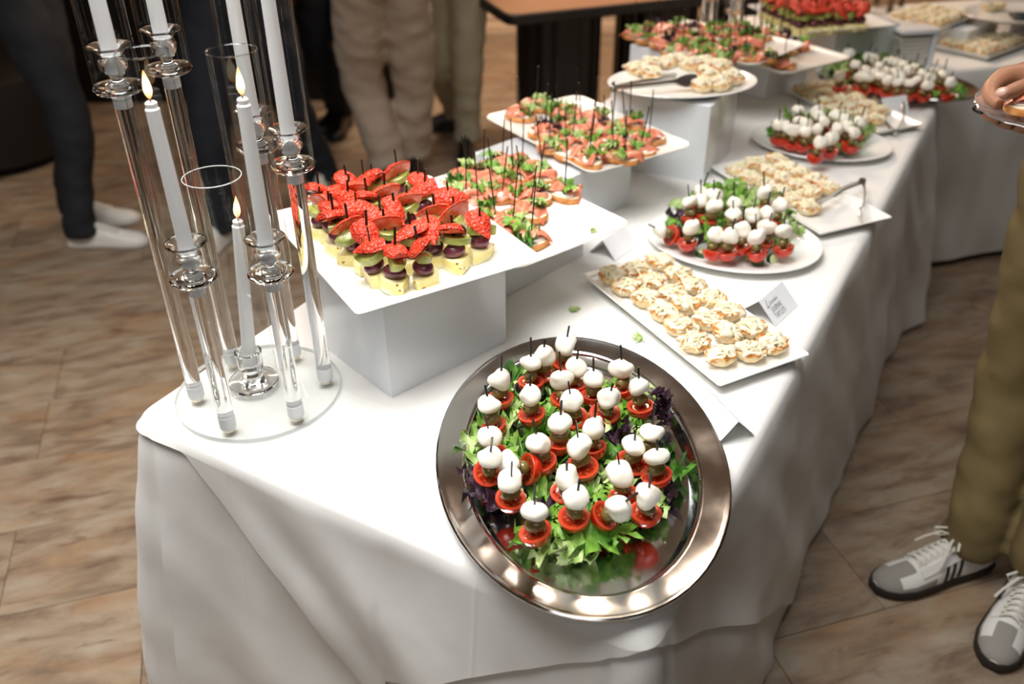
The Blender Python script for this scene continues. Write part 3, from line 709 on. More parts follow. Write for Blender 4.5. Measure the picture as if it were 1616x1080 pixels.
bed('curly dark green lettuce bed on the farther white oval plate', inside_pts([(1222,222),(1240,195),(1300,180),(1360,205),(1370,225),(1340,243),(1260,240)], ZB + .01, 50, 3), ZB, 'lettuce beds', .08, .5, .012)
bed('dark green lettuce bed on the far steel platter', inside_pts([(1310,112),(1330,95),(1400,100),(1480,125),(1512,145),(1470,160),(1400,150),(1330,130)], ZS + .01, 60, 4), ZS, 'lettuce beds', .08, .5, .012)
# dark curly leaf that stands at the platter's right side
for px, py, n_ in ((1036, 640, 4), (1046, 655, 2)):
    p = at(px, py, ZP + .03)
    for k in range(n_):
        o = obj('lettuce_leaf', LP[k % 2], None, loc=(p.x + rnd.uniform(-.012, .012), p.y + rnd.uniform(-.012, .012), ZP + .022 + .004 * k), rot=(rnd.uniform(-1, 1), rnd.uniform(-1, 0), rnd.uniform(0, 6)))
        o.scale = (.7, .7, .7); tag(o, 'crinkled dark purple leaf, part of the dark tuft at the front steel platter right edge', 'lettuce', 'dark leaves at the platter edge')
# stray lettuce scraps
for (px, py, z, lab, s, me) in ((905, 491, TZ, 'small green lettuce scrap on cloth beside the fruit plate riser', .38, 3), (1008, 536, TZ, 'lettuce scrap on the cloth just above the front steel platter', .55, 7), (935, 366, PLT['salm1'][1], 'lettuce crumb on bare part of the nearer salmon plate', .36, 6), (700, 287, PLT['salm1'][1], 'lettuce sprig at the back left end of nearer salmon plate', .5, 1)):
    p = at(px, py, z); o = obj('lettuce_scrap', LV[me], loc=(p.x, p.y, z + .002), rot=(0, 0, rnd.uniform(0, 6))); o.scale = (s, s, s * .5); tag(o, lab, 'lettuce')
# cucumber pieces
def cucumber(px, py, up, lab):
    p = at(px, py, ZA + .01); mb = MB(); r = .0125; h = .013; n = 20
    R = lambda q, z, fl=0: [(q * (1 + fl * cos(5 * t)) * cos(t), q * (1 + fl * cos(5 * t)) * sin(t), z) for t in (2 * pi * j / n for j in range(n))]
    mb.loft([R(r * .9, 0), R(r, .0005, .02), R(r, h - .0005, .02), R(r * .96, h)], CUCSKIN, True, False)
    o = part('cucumber_slice', mb, loc=(p.x, p.y, ZA + .001), rot=(.0 if up else 1.1, .1, rnd.uniform(0, 6)), sharp=40); tag(o, lab, 'cucumber', 'cucumber slices on the nearer oval plate')
    part('flesh', MB().loft([R(r * .96, h), R(r * .9, h + .0004), R(.001, h + .0006)], CUCF, False, True), o)
cucumber(1107, 398, True, 'leftmost dark-skinned cucumber slice at the edge of the salad')
cucumber(1197, 411, True, 'upright cucumber slice at the front edge of the salad')
cucumber(1218, 404, False, 'tilted cucumber slice with pale flesh showing')
cucumber(1229, 396, False, 'rightmost cucumber slice tucked under lettuce')

# ------------------------------------------------------------------ fruit skewers
PI_ = []
for k in range(5):
    mb = MB(); a0 = .8 + .1 * k; n = 6; ro, ri, h = .040, .012, .021
    out = [(cos(-a0 / 2 + a0 * i / n) * ro - .026, sin(-a0 / 2 + a0 * i / n) * ro) for i in range(n + 1)] + [(cos(a0 / 2) * ri - .026, sin(a0 / 2) * ri), (cos(-a0 / 2) * ri - .026, sin(-a0 / 2) * ri)]
    def rg(s, z): return [(x * s + .002 * noise.noise(Vector((x * 90, y * 90, k + z * 50))), y * s + .002 * noise.noise(Vector((y * 90, x * 90, k))), z + .0015 * noise.noise(Vector((x * 60, y * 60, z * 99)))) for x, y in out]
    mb.loft([rg(.97, 0), rg(1, .002), rg(1, h - .003), rg(.96, h)], PINE); PI_.append(mb.mesh('pineapple_wedge', True, 45))
GR = [MB().ball((0, 0, 0), (.0140, .0110, .0108), GRAPE, 16, 10, .08, 60, k).mesh('grape') for k in range(3)]
KW = []
for k in range(4):
    n = 14; R_ = .0205 - .001 * (k % 2); T = .0085 if k % 2 else .011
    def D(s, z): return [(R_ * s * cos(pi * i / n) , R_ * s * sin(pi * i / n) - .008, z) for i in range(n + 1)]
    mb = MB(); mb.loft([D(.9, 0), D(1, .001), D(1, T - .001), D(.94, T)], KIWI)
    for z in (T + .0003, -.0003):
        mb.loft([[(.0055 * cos(pi * i / n), .0045 * sin(pi * i / n) - .0079, z) for i in range(n + 1)], [(.0003 * cos(pi * i / n), .0003 * sin(pi * i / n) - .0079, z * 1.02) for i in range(n + 1)]], KIWIC, True, True)
        for i in range(1, 10):
            a = pi * i / 10; mb.ball((.0098 * cos(a), .0098 * sin(a) - .0079, z), (.0008, .0008, .0004), SEED, 5, 3)
    KW.append(mb.mesh('kiwi_slice', True, 40))
ST = []
for k in range(5):
    mb = MB(); n = 16; Ls = .040 + .003 * (k % 3); rings = []
    for i in range(10):
        u = i / 9; rr = .0180 * (sin(pi * min(1, .16 + u * .82)) ** .8) * (1 - .45 * u) * (1 + .05 * sin(9 * u + k))
        rings.append([(u * Ls - .018, rr * cos(t) * (1 + .04 * sin(5 * t + k)), rr * .72 * sin(t) * (1 + .06 * sin(4 * t + k + u * 4))) for t in (pi * j / (n - 1) for j in range(n))])
    # domed half with its cut face below
    mb.loft(rings, STRAW, True, True, closed=False)
    o = len(mb.v); 
    for i in range(10):
        mb.v += [(rings[i][0][0], rings[i][0][1] * .985, -.0008), (rings[i][0][0], 0, -.0022 - .001 * sin(i)), (rings[i][-1][0], rings[i][-1][1] * .985, -.0008)]
    mm = mb.mi(STRAWCUT)
    for i in range(9):
        q = o + i * 3; mb.f += [(q, q + 1, q + 4, q + 3), (q + 1, q + 2, q + 5, q + 4)]; mb.m += [mm] * 2
    ST.append(mb.mesh('strawberry_half', True, 50))
FPK = [pick_mesh(h, .0015) for h in (.086, .091, .097)]
def fruit(pix, zb, label, group, dz=.074, pl=None):
    p = at(pix[0], pix[1], zb + dz); p.z = zb
    if pl is not None:
        a_ = pl.rotation_euler.z; d_ = p - pl.location; lx = d_.x * cos(a_) + d_.y * sin(a_); ly = -d_.x * sin(a_) + d_.y * cos(a_)
        lx = max(-.152, min(.152, lx)); ly = max(-.112, min(.112, ly)); p.x = pl.location.x + lx * cos(a_) - ly * sin(a_); p.y = pl.location.y + lx * sin(a_) + ly * cos(a_)
    rz = rnd.uniform(0, 6.28); ti = (rnd.uniform(-.10, .10), rnd.uniform(-.10, .10))
    t = thing('fruit_skewer', label, 'fruit skewer', p, rot=(ti[0], ti[1], rz), group=group); t.scale = (1.18, 1.18, 1.1)
    obj('pineapple_wedge', rnd.choice(PI_), t, loc=(0, 0, .0005), rot=(0, 0, rnd.uniform(-.3, .3))).scale = (1.15, 1.22, 1)
    obj('grape', rnd.choice(GR), t, loc=(0, 0, .031), rot=(rnd.uniform(-.3, .3), rnd.uniform(-.3, .3), rnd.uniform(0, 6))).scale = (1.15, 1.15, 1.05)
    cutup = rnd.random() < .14
    obj('kiwi_slice', rnd.choice(KW), t, loc=(0, 0, .0425), rot=(rnd.uniform(-.5, .5), rnd.uniform(-.4, .4), rnd.uniform(0, 6))).scale = (1.12, 1.12, 1.35)
    s = obj('strawberry_half', rnd.choice(ST), t, loc=(0, 0, .0605), rot=(rnd.uniform(.9, 1.3), 0, rnd.uniform(-.8, .8) - rz + pi) if cutup else (rnd.uniform(-.45, .45), rnd.uniform(0, .75), rnd.uniform(0, 6))); q = rnd.uniform(1.12, 1.34); s.scale = (q, q, q)
    obj('pick', rnd.choice(FPK), t, loc=(0, 0, .003))
F3 = [(400,195),(245,262),(345,278),(250,345),(310,365),(435,262),(550,190),(410,315),(550,315),(635,290),(720,168),(820,205),(845,265),(745,340),(470,385),(355,430),(440,465),(620,420),(635,470),(520,520),(570,585),(675,625),(525,232),(800,510),(915,480),(945,390),(1018,300),(885,620),(1035,505),(1060,405),(1160,450),(690,390)]
FP = [(430 + x / 3.6, 220 + y / 3.6) for x, y in F3]; ZF = PLT['fruit'][1]
labs = row_labels(FP, 6, 'strawberry kiwi skewer', 'front fruit plate')
for i, q in enumerate(FP): fruit(q, ZF, labs[i], 'fruit skewers on the front fruit plate', pl=PLT['fruit'][0])
ZF2 = PLT['fruit2'][1]
P2 = []
o2 = PLT['fruit2'][0]
for r in range(6):
    for k in range(6):
        a_ = radians(104); lx, ly = -.13 + .045 * r, -.115 + .045 * k
        P2.append((o2.location.x + cos(a_) * lx - sin(a_) * ly - .03, o2.location.y + sin(a_) * lx + cos(a_) * ly))
px2 = [project((x, y, ZF2 + .062)) for x, y in P2]
labs = row_labels(px2, 6, 'strawberry kiwi skewer', 'rear fruit plate')
for i, q in enumerate(px2): fruit(q, ZF2, labs[i], 'fruit skewers on the rear fruit plate')

# ------------------------------------------------------------------ salmon canapes
BR = []
for k in range(3):
    mb = MB(); a, b_ = .036, .023 + .002 * k; n = 20; h = .012
    R = lambda s, z: [(a * s * cos(t) * (1 + .04 * sin(3 * t + k)), b_ * s * sin(t), z) for t in (2 * pi * j / n for j in range(n))]
    mb.loft([R(.9, 0), R(1, .002), R(1, h - .002), R(.95, h)], CRUST, True, False); mb.loft([R(.95, h), R(.88, h + .0004), R(.02, h + .0006)], CRUMB, False, True)
    BR.append(mb.mesh('bread_slice', True, 50))
CC = [MB().ball((0, 0, .0138), (.026, .017, .004), CREAM, 16, 7, .5, 45, k).mesh('cream_cheese') for k in range(3)]
def ribbon(k):
    r = random.Random(k); nu, nv = 12, 6; top = []; mb = MB(); L_ = .064; W_ = .042 + .008 * (k % 2)
    for s_ in (0, 1):
        for i in range(nu + 1):
            for j in range(nv + 1):
                u = i / nu; v = j / nv
                x = (u - .5) * L_ + .004 * sin(v * 4 + k); y = (v - .5) * W_ * (1 + .25 * sin(u * 5 + k))
                z = .0215 + .0045 * sin(u * (8 + k % 3) + v * 2.5 + k) - 3.5 * max(0, abs(x) - .022) ** 1 * .18 - 10 * y * y + .003 * noise.noise(Vector((x * 70, y * 70, k)))
                e = min(u, 1 - u, v, 1 - v); z -= .0022 * s_ * (1 if e > .01 else .6)
                mb.v.append((x, y, z))
    N_ = (nu + 1) * (nv + 1); m = mb.mi(SALMON)
    for i in range(nu):
        for j in range(nv):
            a = i * (nv + 1) + j; q = (a, a + nv + 1, a + nv + 2, a + 1); mb.f += [q, tuple(N_ + t for t in q[::-1])]; mb.m += [m, m]
    bd = [i * (nv + 1) for i in range(nu + 1)] + [nu * (nv + 1) + j for j in range(1, nv + 1)] + [i * (nv + 1) + nv for i in range(nu - 1, -1, -1)] + [j for j in range(nv - 1, 0, -1)]
    for i in range(len(bd)):
        a, b = bd[i], bd[(i + 1) % len(bd)]; mb.f.append((b, a, a + N_, b + N_)); mb.m.append(m)
    return mb.mesh('salmon_slice')
SM = [ribbon(k) for k in range(6)]
SPK = [pick_mesh(h, .0011) for h in (.085, .095, .105, .112)]
def canape(p, ang, label, group, pick=True, s=1.0, lean=None, leaves=2):
    t = thing('salmon_canape', label, 'canape', (p.x, p.y, p.z), rot=(0, 0, ang), group=group); t.scale = (s, s, s)
    obj('bread_slice', rnd.choice(BR), t); obj('cream_cheese', rnd.choice(CC), t)
    for k in range(leaves):
        me = rnd.choice(LP) if rnd.random() < .15 else rnd.choice(LV)
        o = obj('lettuce_leaf', me, t, loc=(rnd.uniform(-.024, .024), rnd.choice((-1, 1)) * rnd.uniform(.006, .018), .014 + rnd.uniform(0, .003)), rot=(rnd.uniform(-.3, .3), rnd.uniform(-.25, .2), rnd.uniform(0, 6))); q = rnd.uniform(.55, .8); o.scale = (q, q, q)
    obj('salmon_slice', rnd.choice(SM), t, loc=(rnd.uniform(-.006, .006), rnd.uniform(-.006, .006), .001), rot=(rnd.uniform(-.12, .12), rnd.uniform(-.12, .12), rnd.uniform(-.8, .8)))
    if pick:
        l = lean or (rnd.uniform(-.14, .14), rnd.uniform(-.14, .14)); obj('pick', rnd.choice(SPK), t, loc=(0, 0, .008), rot=(l[0], l[1], -ang))
def canapes(key, px, nrows, where, group, a0, dz=.024):
    z = PLT[key][1]; labs = row_labels(px, nrows, 'salmon canape', where)
    for i, q in enumerate(px):
        p = at(q[0], q[1], z + dz); p.z = z + .0015 * (i % 3)
        canape(p, radians(a0) + rnd.uniform(-.5, .5) + (pi / 2 if rnd.random() < .3 else 0), labs[i], group, s=1.12)
s1 = [(170,640),(228,575),(215,690),(290,780),(378,605),(432,500),(430,690),(395,830),(493,885),(500,570),(555,500),(600,800),(605,960),(643,690),(685,580),(812,680),(320,560),(560,700)]
canapes('salm1', [(680 + x / 3.848, 120 + y / 3.848) for x, y in s1], 4, 'nearer salmon plate', 'salmon canapes on the nearer plate', 128)
s2 = [(545,210),(640,150),(690,310),(770,175),(790,290),(720,395),(822,430),(880,215),(920,300),(963,385),(955,480),(1000,230),(1060,300),(1092,370),(1112,440),(1190,345),(1210,255),(1272,420),(1325,350),(860,370),(1180,460)]
canapes('salm2', [(680 + x / 3.848, 120 + y / 3.848) for x, y in s2], 4, 'second salmon plate', 'salmon canapes on the second plate', 122)
s3 = [(190,205),(270,230),(350,260),(310,160),(400,170),(440,250),(480,160),(430,320),(510,310),(550,240),(580,170),(610,350),(640,260),(680,180),(700,330),(740,230),(770,370),(800,290),(760,170),(850,350),(870,240),(930,340),(900,180),(970,270),(1040,350),(1020,210)]
canapes('salm3', [(960 + x / 4.253, y / 4.253) for x, y in s3], 4, 'rear crowded salmon plate', 'salmon canapes on the rear crowded plate', 136)
s4 = [(1090,200),(1150,280),(1130,230),(1215,300),(1290,280),(1180,400),(1060,260)]
canapes('salm4', [(960 + x / 4.253, y / 4.253) for x, y in s4], 2, 'rear half empty salmon plate', 'salmon canapes on the rear half empty plate', 122)

# ------------------------------------------------------------------ tartlets
TS = []
for k in range(4):
    mb = MB(); n = 40; ph = k
    R = lambda r, z, fl=.05, wz=0: [(r * (1 + fl * cos(8 * t + ph)) * cos(t), r * (1 + fl * cos(8 * t + ph)) * sin(t), z + wz * (sin(8 * t) * .5 + sin(3 * t + k))) for t in (2 * pi * j / n for j in range(n))]
    mb.loft([R(.008, 0, 0), R(.014, .0008, .03), R(.0205, .007), R(.0235, .015, .07, .001), R(.0228, .0165, .07, .001), R(.019, .0145, .04), R(.010, .0135, 0)], TART, True, True); TS.append(mb.mesh('tartlet_shell', True, 60))
TF = [MB().ball((0, 0, .0140), (.0200, .0192, .0072), FILL, 26, 14, .9, 95, k + 3).mesh('mushroom_filling') for k in range(4)]
TC = []
for k in range(4):
    mb = MB(); r = random.Random(k + 40)
    for s in range(12):
        a = r.uniform(0, 6.28); c = Vector((r.uniform(-.014, .014), r.uniform(-.014, .014), .0205)); cur = r.uniform(-2.4, 2.4); L_ = r.uniform(.018, .036); pts = []
        p = c - Vector((cos(a), sin(a), 0)) * L_ * .4; d = a
        for i in range(7):
            rr_ = sqrt(p.x ** 2 + p.y ** 2); pts.append((p.x, p.y, .0212 - max(0, rr_ - .010) * .45 + .0012 * sin(i * 1.4 + s)))
            p = p + Vector((cos(d), sin(d), 0)) * L_ / 6; d += cur / 6
        mb.tube(pts, .00135, SHRED, 5)
    TC.append(mb.mesh('grated_cheese', True, 60))
def tartlet(p, label, group, s=1.0):
    t = thing('tartlet', label, 'tartlet', p, rot=(rnd.uniform(-.12, .12), rnd.uniform(-.12, .12), rnd.uniform(0, 6.28)), group=group); t.scale = (s * 1.17, s * 1.17, s * 1.35)
    obj('tartlet_shell', rnd.choice(TS), t); obj('mushroom_filling', rnd.choice(TF), t); obj('grated_cheese', rnd.choice(TC), t, kind='stuff')
def tartlets(key, px, nrows, where, group, dz=.014, s=1.0):
    z = PLT[key][1]; labs = row_labels(px, nrows, 'cheese tartlet', where)
    for i, q in enumerate(px):
        p = at(q[0], q[1], z + dz); p.z = z + .0008; tartlet(p, labs[i], group, s)
t1 = [(225,190),(350,160),(475,115),(300,250),(430,220),(565,185),(400,310),(540,290),(650,245),(500,385),(620,350),(750,315),(580,460),(730,430),(845,385),(670,545),(830,495),(970,470),(805,620),(955,595),(1080,555)]
tartlets('tray1', [(900 + x / 3.375, 380 + y / 3.375) for x, y in t1], 7, 'the nearest tray', 'cheese tartlets on the nearest tray')
t2 = [(640,110),(740,75),(860,50),(710,160),(820,120),(930,100),(800,200),(900,165),(1010,135),(890,245),(990,210),(1100,175),(970,290),(1080,250),(1180,225),(1060,340)]
tartlets('tray2', [(1000 + x / 3.848, 240 + y / 3.848) for x, y in t2], 6, 'the half empty tray', 'cheese tartlets on the half empty tray')
t3 = [(560,80),(640,60),(740,60),(620,125),(710,110),(810,95),(690,165),(790,150),(890,140),(760,205),(860,195),(960,185),(830,245),(930,235),(1030,215),(920,280),(1010,265)]
tartlets('tray3', [(1120 + x / 3.848, 120 + y / 3.848) for x, y in t3], 6, 'the tray before far steel platter', 'cheese tartlets on the tray by the far steel platter')
t4 = [(200,470),(300,440),(400,430),(290,505),(480,415),(560,440),(650,430),(660,500),(750,450),(640,575),(750,570),(830,530)]
tartlets('ovalT', [(960 + x / 4.253, y / 4.253) for x, y in t4], 3, 'the raised oval plate', 'cheese tartlets on the raised oval plate', s=1.12)
def grid_tarts(key, nx, ny, sx, sy, where, group, skip=0, s=.95):
    o = PLT[key][0]; a = o.rotation_euler.z; z = PLT[key][1]; P = []
    for i in range(nx):
        for j in range(ny):
            lx = (i - (nx - 1) / 2) * sx; ly = (j - (ny - 1) / 2) * sy
            P.append(Vector((o.location.x + cos(a) * lx - sin(a) * ly, o.location.y + sin(a) * lx + cos(a) * ly, z + .0008)))
    labs = row_labels([project(p) for p in P], ny, 'cheese tartlet', where)
    for p, l in zip(P, labs): tartlet(p, l, group, s)
    return P
grid_tarts('tray4', 4, 5, .046, .047, 'the far left tray', 'cheese tartlets on the far left tray')
P5 = grid_tarts('tray5', 4, 6, .046, .047, 'the far right tray', 'cheese tartlets on the far right tray')
c = P5[12]; tartlet(c + Vector((.0, .02, .020)), 'single cheese tartlet stacked on top of the far right tray pile', 'cheese tartlets on the far right tray', .95)
for k, (qx, qy) in enumerate(((1561, 12), (1575, 11))):
    p = at(qx, qy, PLT['far'][1] + .012); p.z = PLT['far'][1]; tartlet(p, '%s of two tartlets on the far right oval plate' % ('left', 'right')[k], 'tartlets on the far right oval plate')

# ------------------------------------------------------------------ tongs
def tongs(hinge, tipA, tipB, label, s=1.0):
    h = Vector(hinge); t = thing('serving_tongs', label, 'tongs', h, group='steel serving tongs')
    for tip in (tipA, tipB):
        d = Vector(tip) - h; L_ = d.length; dn = d.normalized(); sd = dn.cross(Vector((0, 0, 1))).normalized()
        nrm = sd.cross(dn); oth = (Vector(tipB) if tip is tipA else Vector(tipA)) - Vector(tip); sg = 1 if oth.dot(sd) > 0 else -1
        mb = MB(); rings = []; n = 14
        for i in range(n + 1):
            u = i / n; bow = -sg * .012 * sin(pi * u) * (1 - u); hw = .006 if u < .72 else .006 + .010 * sin(pi * min(1, (u - .72) / .28 * .75))
            c_ = dn * (L_ * u) + sd * bow
            th_ = .0009; fl = 0 if u < .72 else .45
            wdir = (nrm * cos(fl) + sd * sg * sin(fl)); ndir = dn.cross(wdir).normalized()
            rings.append([c_ + wdir * hw + ndir * th_, c_ + wdir * hw * .4 + ndir * (th_ + .0016), c_ - wdir * hw * .4 + ndir * (th_ + .0016), c_ - wdir * hw + ndir * th_, c_ - wdir * hw - ndir * th_, c_ - wdir * hw * .4 - ndir * (th_ - .0016), c_ + wdir * hw * .4 - ndir * (th_ - .0016), c_ + wdir * hw - ndir * th_])
        mb.loft(rings, TONG); part('arm', mb, t, sharp=50)
    dA = (Vector(tipA) - h).normalized(); dB = (Vector(tipB) - h).normalized(); md = -(dA + dB).normalized(); sd = dA.cross(Vector((0, 0, 1))).normalized()
    up = Vector((0, 0, 1)); mb = MB(); rings = []; sp = (dA - dB).normalized()
    for k in range(9):
        a = pi * k / 8; c_ = md * (.011 * sin(a) - .004) + sp * .0075 * cos(a)
        nn = (md * sin(a) + sp * cos(a))
        rings.append([c_ + up * .007 + nn * .001, c_ - up * .007 + nn * .001, c_ - up * .007 - nn * .0012, c_ + up * .007 - nn * .0012])
    mb.loft(rings, TONG); part('spring_hinge', mb, t, sharp=60)
tz = PLT['tray2'][1] + .022
tongs(at(1361, 287, tz + .004), at(1290, 322, tz + .004), at(1358, 347, tz - .004), 'steel serving tongs lying open on the half empty tartlet tray')
tz = PLT['tray3'][1] + .018
h_ = at(1413, 209, TZ + .014)
tongs(h_, at(1375, 156, tz + .01), at(1427, 166, tz), 'steel serving tongs on the tartlet tray by the far platter')
tz = PLT['ovalT'][1] + .022
tongs(at(969, 138, tz + .006), at(1066, 122, tz + .014), at(1100, 126, tz + .006), 'steel serving tongs resting on the raised oval plate of tartlets')
# ------------------------------------------------------------------ tent cards
def text_mb(s, size, m, font_shear=0, loc=(0, 0, 0)):
    cu = bpy.data.curves.new('txt', 'FONT'); cu.body = s; cu.size = size; cu.shear = font_shear; cu.align_x = 'CENTER'; cu.resolution_u = 2; cu.space_character = .95
    ob = bpy.data.objects.new('txt', cu); COL.objects.link(ob); bpy.context.view_layer.update()
    me = bpy.data.meshes.new_from_object(ob.evaluated_get(bpy.context.evaluated_depsgraph_get())); bpy.data.objects.remove(ob)
    me.materials.clear(); me.materials.append(m)
    for v in me.vertices: v.co += Vector(loc)
    return me
def tent(p, ang, label, w_=.09, h=.055, lines=None, zz=TZ + .001, lean=.62, logo=None, fs=.0085):
    """card folded along its top, ridge along local x; printed face looks to local -y"""
    t = thing('tent_card', label, 'card', (p.x, p.y, zz), radians(ang), group='folded name cards'); sy = h * sin(lean); hz = h * cos(lean)
    for s, nm in ((-1, 'front_panel'), (1, 'back_panel')):
        mb = MB(); e = .0004
        mb.add([(-w_ / 2, s * sy, 0), (w_ / 2, s * sy, 0), (w_ / 2, 0, hz), (-w_ / 2, 0, hz), (-w_ / 2, s * (sy - e), 0), (w_ / 2, s * (sy - e), 0), (w_ / 2, 0, hz - e * 2), (-w_ / 2, 0, hz - e * 2)],
               [(0, 1, 2, 3), (7, 6, 5, 4), (0, 4, 5, 1), (1, 5, 6, 2), (3, 2, 6, 7), (0, 3, 7, 4)], CARD)
        pn = part(nm, mb, t, smooth=False)
        if s < 0 and lines:
            R_ = Euler((pi / 2 - lean, 0, 0)); 
            for k, ln in enumerate(lines):
                o = obj('printed_line', text_mb(ln, fs, INK), pn); o.rotation_euler = R_
                d = h * (.60 + .24 * k); o.location = (-w_ * .12, -d * sin(lean) - .0006, hz - d * cos(lean) + .0006); o.scale = (.8, 1.25, 1)
            if logo:
                o = obj('printed_logo', text_mb(logo, fs * .95, INK, .35), pn); o.rotation_euler = R_
                d = h * .34; o.location = (-w_ * .12, -d * sin(lean) - .0006, hz - d * cos(lean) + .0006)
                o2_ = obj('printed_logo', text_mb('L', fs * 1.9, INK, .5), pn); o2_.rotation_euler = R_; d = h * .38; o2_.location = (-w_ * .36, -d * sin(lean) - .0006, hz - d * cos(lean) + .0006)
                rm = part('printed_rule', MB().box((0, 0, 0), (w_ * .08, .0006, .0002), INK), pn); rm.rotation_euler = R_; d = h * .46; rm.location = (-w_ * .12, -d * sin(lean) - .0006, hz - d * cos(lean) + .0006)
    return t
tent(Vector((.4945, 1.482, 0)), 50, 'folded white card reading julienne tartlets at the right of nearest tray', .098, .057, ['JULIENNE', 'TARTLETS'], lean=.78, logo='Lambini', fs=.0118)
tent(Vector((.222, 1.742, 0)), 52, 'folded white card half hidden under the nearer salmon plate', .09, .052, ['SALMON', 'CANAPES'][:0], lean=.72)
tent(Vector((.328, 1.138, 0)), 111, 'blank-sided white tent card tucked against the steel platter rim', .11, .052, None, lean=.75)
tent(Vector((1.135, 2.60, 0)), 20, 'white card standing before the far steel platter', .09, .057, ['TARTLETS'][:0], zz=TZ + .001, lean=.5)
p = at(1287, 122, TZ); tent(p, 60, 'small white card behind the farthest tartlet tray beside a riser', .08, .05, None, lean=.55)
# napkin stack
t = thing('napkin_holder', 'white napkin holder standing on the cross table behind far steel platter', 'napkin holder', (1.378, 3.11, TZ + .001), radians(8))
part('holder_side', MB().loft([rrect(.125, .012, .004, 0, 2), rrect(.125, .012, .004, .108, 2)], RISER), t, loc=(0, .034, 0))
part('holder_side', MB().loft([rrect(.014, .08, .004, 0, 2), rrect(.014, .08, .004, .112, 2)], RISER), t, loc=(.060, 0, 0))
part('holder_top', MB().loft([rrect(.132, .085, .008, .106, 3), rrect(.134, .087, .008, .112, 3), rrect(.128, .08, .006, .120, 3)], RISER), t)
for k in range(7): part('napkin', MB().box((-.006, 0, .006 + .0135 * k), (.106 - .004 * (k % 2), .060, .0105), PAPER, rz=.03 * sin(k * 2)), t, sharp=30)

# far candelabras
p = at(1150, 78, TZ); far_candelabra((p.x, p.y, TZ + .001), 'second clear acrylic candelabra behind the crowded salmon plate', [(-.10, 0, .26), (-.05, .09, .33), (.05, .09, .4), (.10, 0, .3), (0, 0, .12)])
for dx, dy, h in ((.05, .09, .4), (0, 0, .12)):
    candle(Vector((p.x + dx, p.y + dy, TZ + h + .022)), Vector((p.x + dx, p.y + dy, TZ + h + .28)), True, 'white taper candle in the second candelabra, %s rod' % ('taller' if h > .2 else 'shorter'))
BRASS = mat('amber_acrylic', '5a3f28', .15, coat=.3)
p = at(1395, 20, TZ); far_candelabra((p.x, p.y, TZ + .001), 'third candelabra with brownish rods behind rear fruit plate, mostly above frame', [(-.08, .03, .30), (-.02, -.10, .36), (.09, .06, .3), (0, .1, .4)], mm=BRASS)
# black spoon rest on the far plate
c = PLT['far'][0].location
mb = MB(); mb.ball((0, 0, .012), (.045, .032, .012), mat('black_food', '1d2020', .5, col2='4a5050', scale=120), 16, 8, .5, 60, 3)
tag(part('black_salad_heap', mb, loc=(c.x - .02, c.y - .05, PLT['far'][1]), sharp=60), 'dark heap of food on the far right oval plate at frame edge', 'food')

# ------------------------------------------------------------------ people
def wr(p, k, a, f=18):
    return a * (noise.noise(Vector((p.x * f * .6, p.y * f * .6, p.z * f + k))) + .5 * noise.noise(Vector((p.x * f, p.y * f, p.z * f * 2.2 + k * 3))))
def limb(mb, joints, radii, m, n=20, per=10, wa=0, k=0):
    pts = []; rr = []
    J = [Vector(j) for j in joints]
    for i in range(len(J) - 1):
        p0 = J[max(i - 1, 0)]; p1 = J[i]; p2 = J[i + 1]; p3 = J[min(i + 2, len(J) - 1)]
        for s in range(per):
            t = s / per
            q = .5 * ((2 * p1) + (p2 - p0) * t + (2 * p0 - 5 * p1 + 4 * p2 - p3) * t * t + (3 * p1 - p0 - 3 * p2 + p3) * t ** 3)
            pts.append(q); e = t * t * (3 - 2 * t)
            a, b = radii[i], radii[i + 1]; a = a if isinstance(a, tuple) else (a, a); b = b if isinstance(b, tuple) else (b, b)
            rr.append((a[0] * (1 - e) + b[0] * e, a[1] * (1 - e) + b[1] * e))
    pts.append(J[-1]); r = radii[-1]; rr.append(r if isinstance(r, tuple) else (r, r))
    o = len(mb.v); mb.tube(pts, rr, m, n)
    if wa:
        for i in range(o, len(mb.v)):
            v = Vector(mb.v[i]); c = min(pts[::3], key=lambda q: (q - v).length); d = (v - c); d = d.normalized() if d.length > 1e-6 else d
            mb.v[i] = tuple(v + d * wr(v, k, wa))
    return mb
def remeshed(name, mb, parent, vox, label=None, smooth_it=4):
    o = part(name, mb, parent, label=label, sharp=None)
    md = o.modifiers.new('remesh', 'REMESH'); md.mode = 'VOXEL'; md.voxel_size = vox; md.use_smooth_shade = True
    s = o.modifiers.new('smooth', 'SMOOTH'); s.factor = .5; s.iterations = smooth_it
    return o
SKIN = mat('skin_tone', 'a9785c', .45, sss=.12, bump=.15, bscale=120); NAIL = mat('fingernail', 'c79a86', .25, coat=.3); HAIR = mat('dark_hair', '241a14', .6)
LEATHER = mat('white_shoe_leather', 'dcdad4', .4); SUEDE = mat('grey_suede', '8f8b84', .9, bump=.3, bscale=250); SOLED = mat('dark_gum_sole', '2a2420', .6)
LACE = mat('off_white_lace', 'd4d0c4', .8); BLK = mat('black_leather', '141313', .35)
LS = .31
SW = [(0, .026), (.06, .033), (.2, .037), (.4, .037), (.6, .044), (.75, .048), (.88, .043), (.96, .030), (1, .012)]
SH = [(0, .060), (.06, .072), (.2, .080), (.34, .084), (.45, .074), (.6, .056), (.75, .042), (.88, .034), (.96, .024), (1, .012)]
def itp(T, u):
    for i in range(len(T) - 1):
        if u <= T[i + 1][0]:
            t = (u - T[i][0]) / (T[i + 1][0] - T[i][0]); t = t * t * (3 - 2 * t) if False else t; return T[i][1] * (1 - t) + T[i + 1][1] * t
    return T[-1][1]
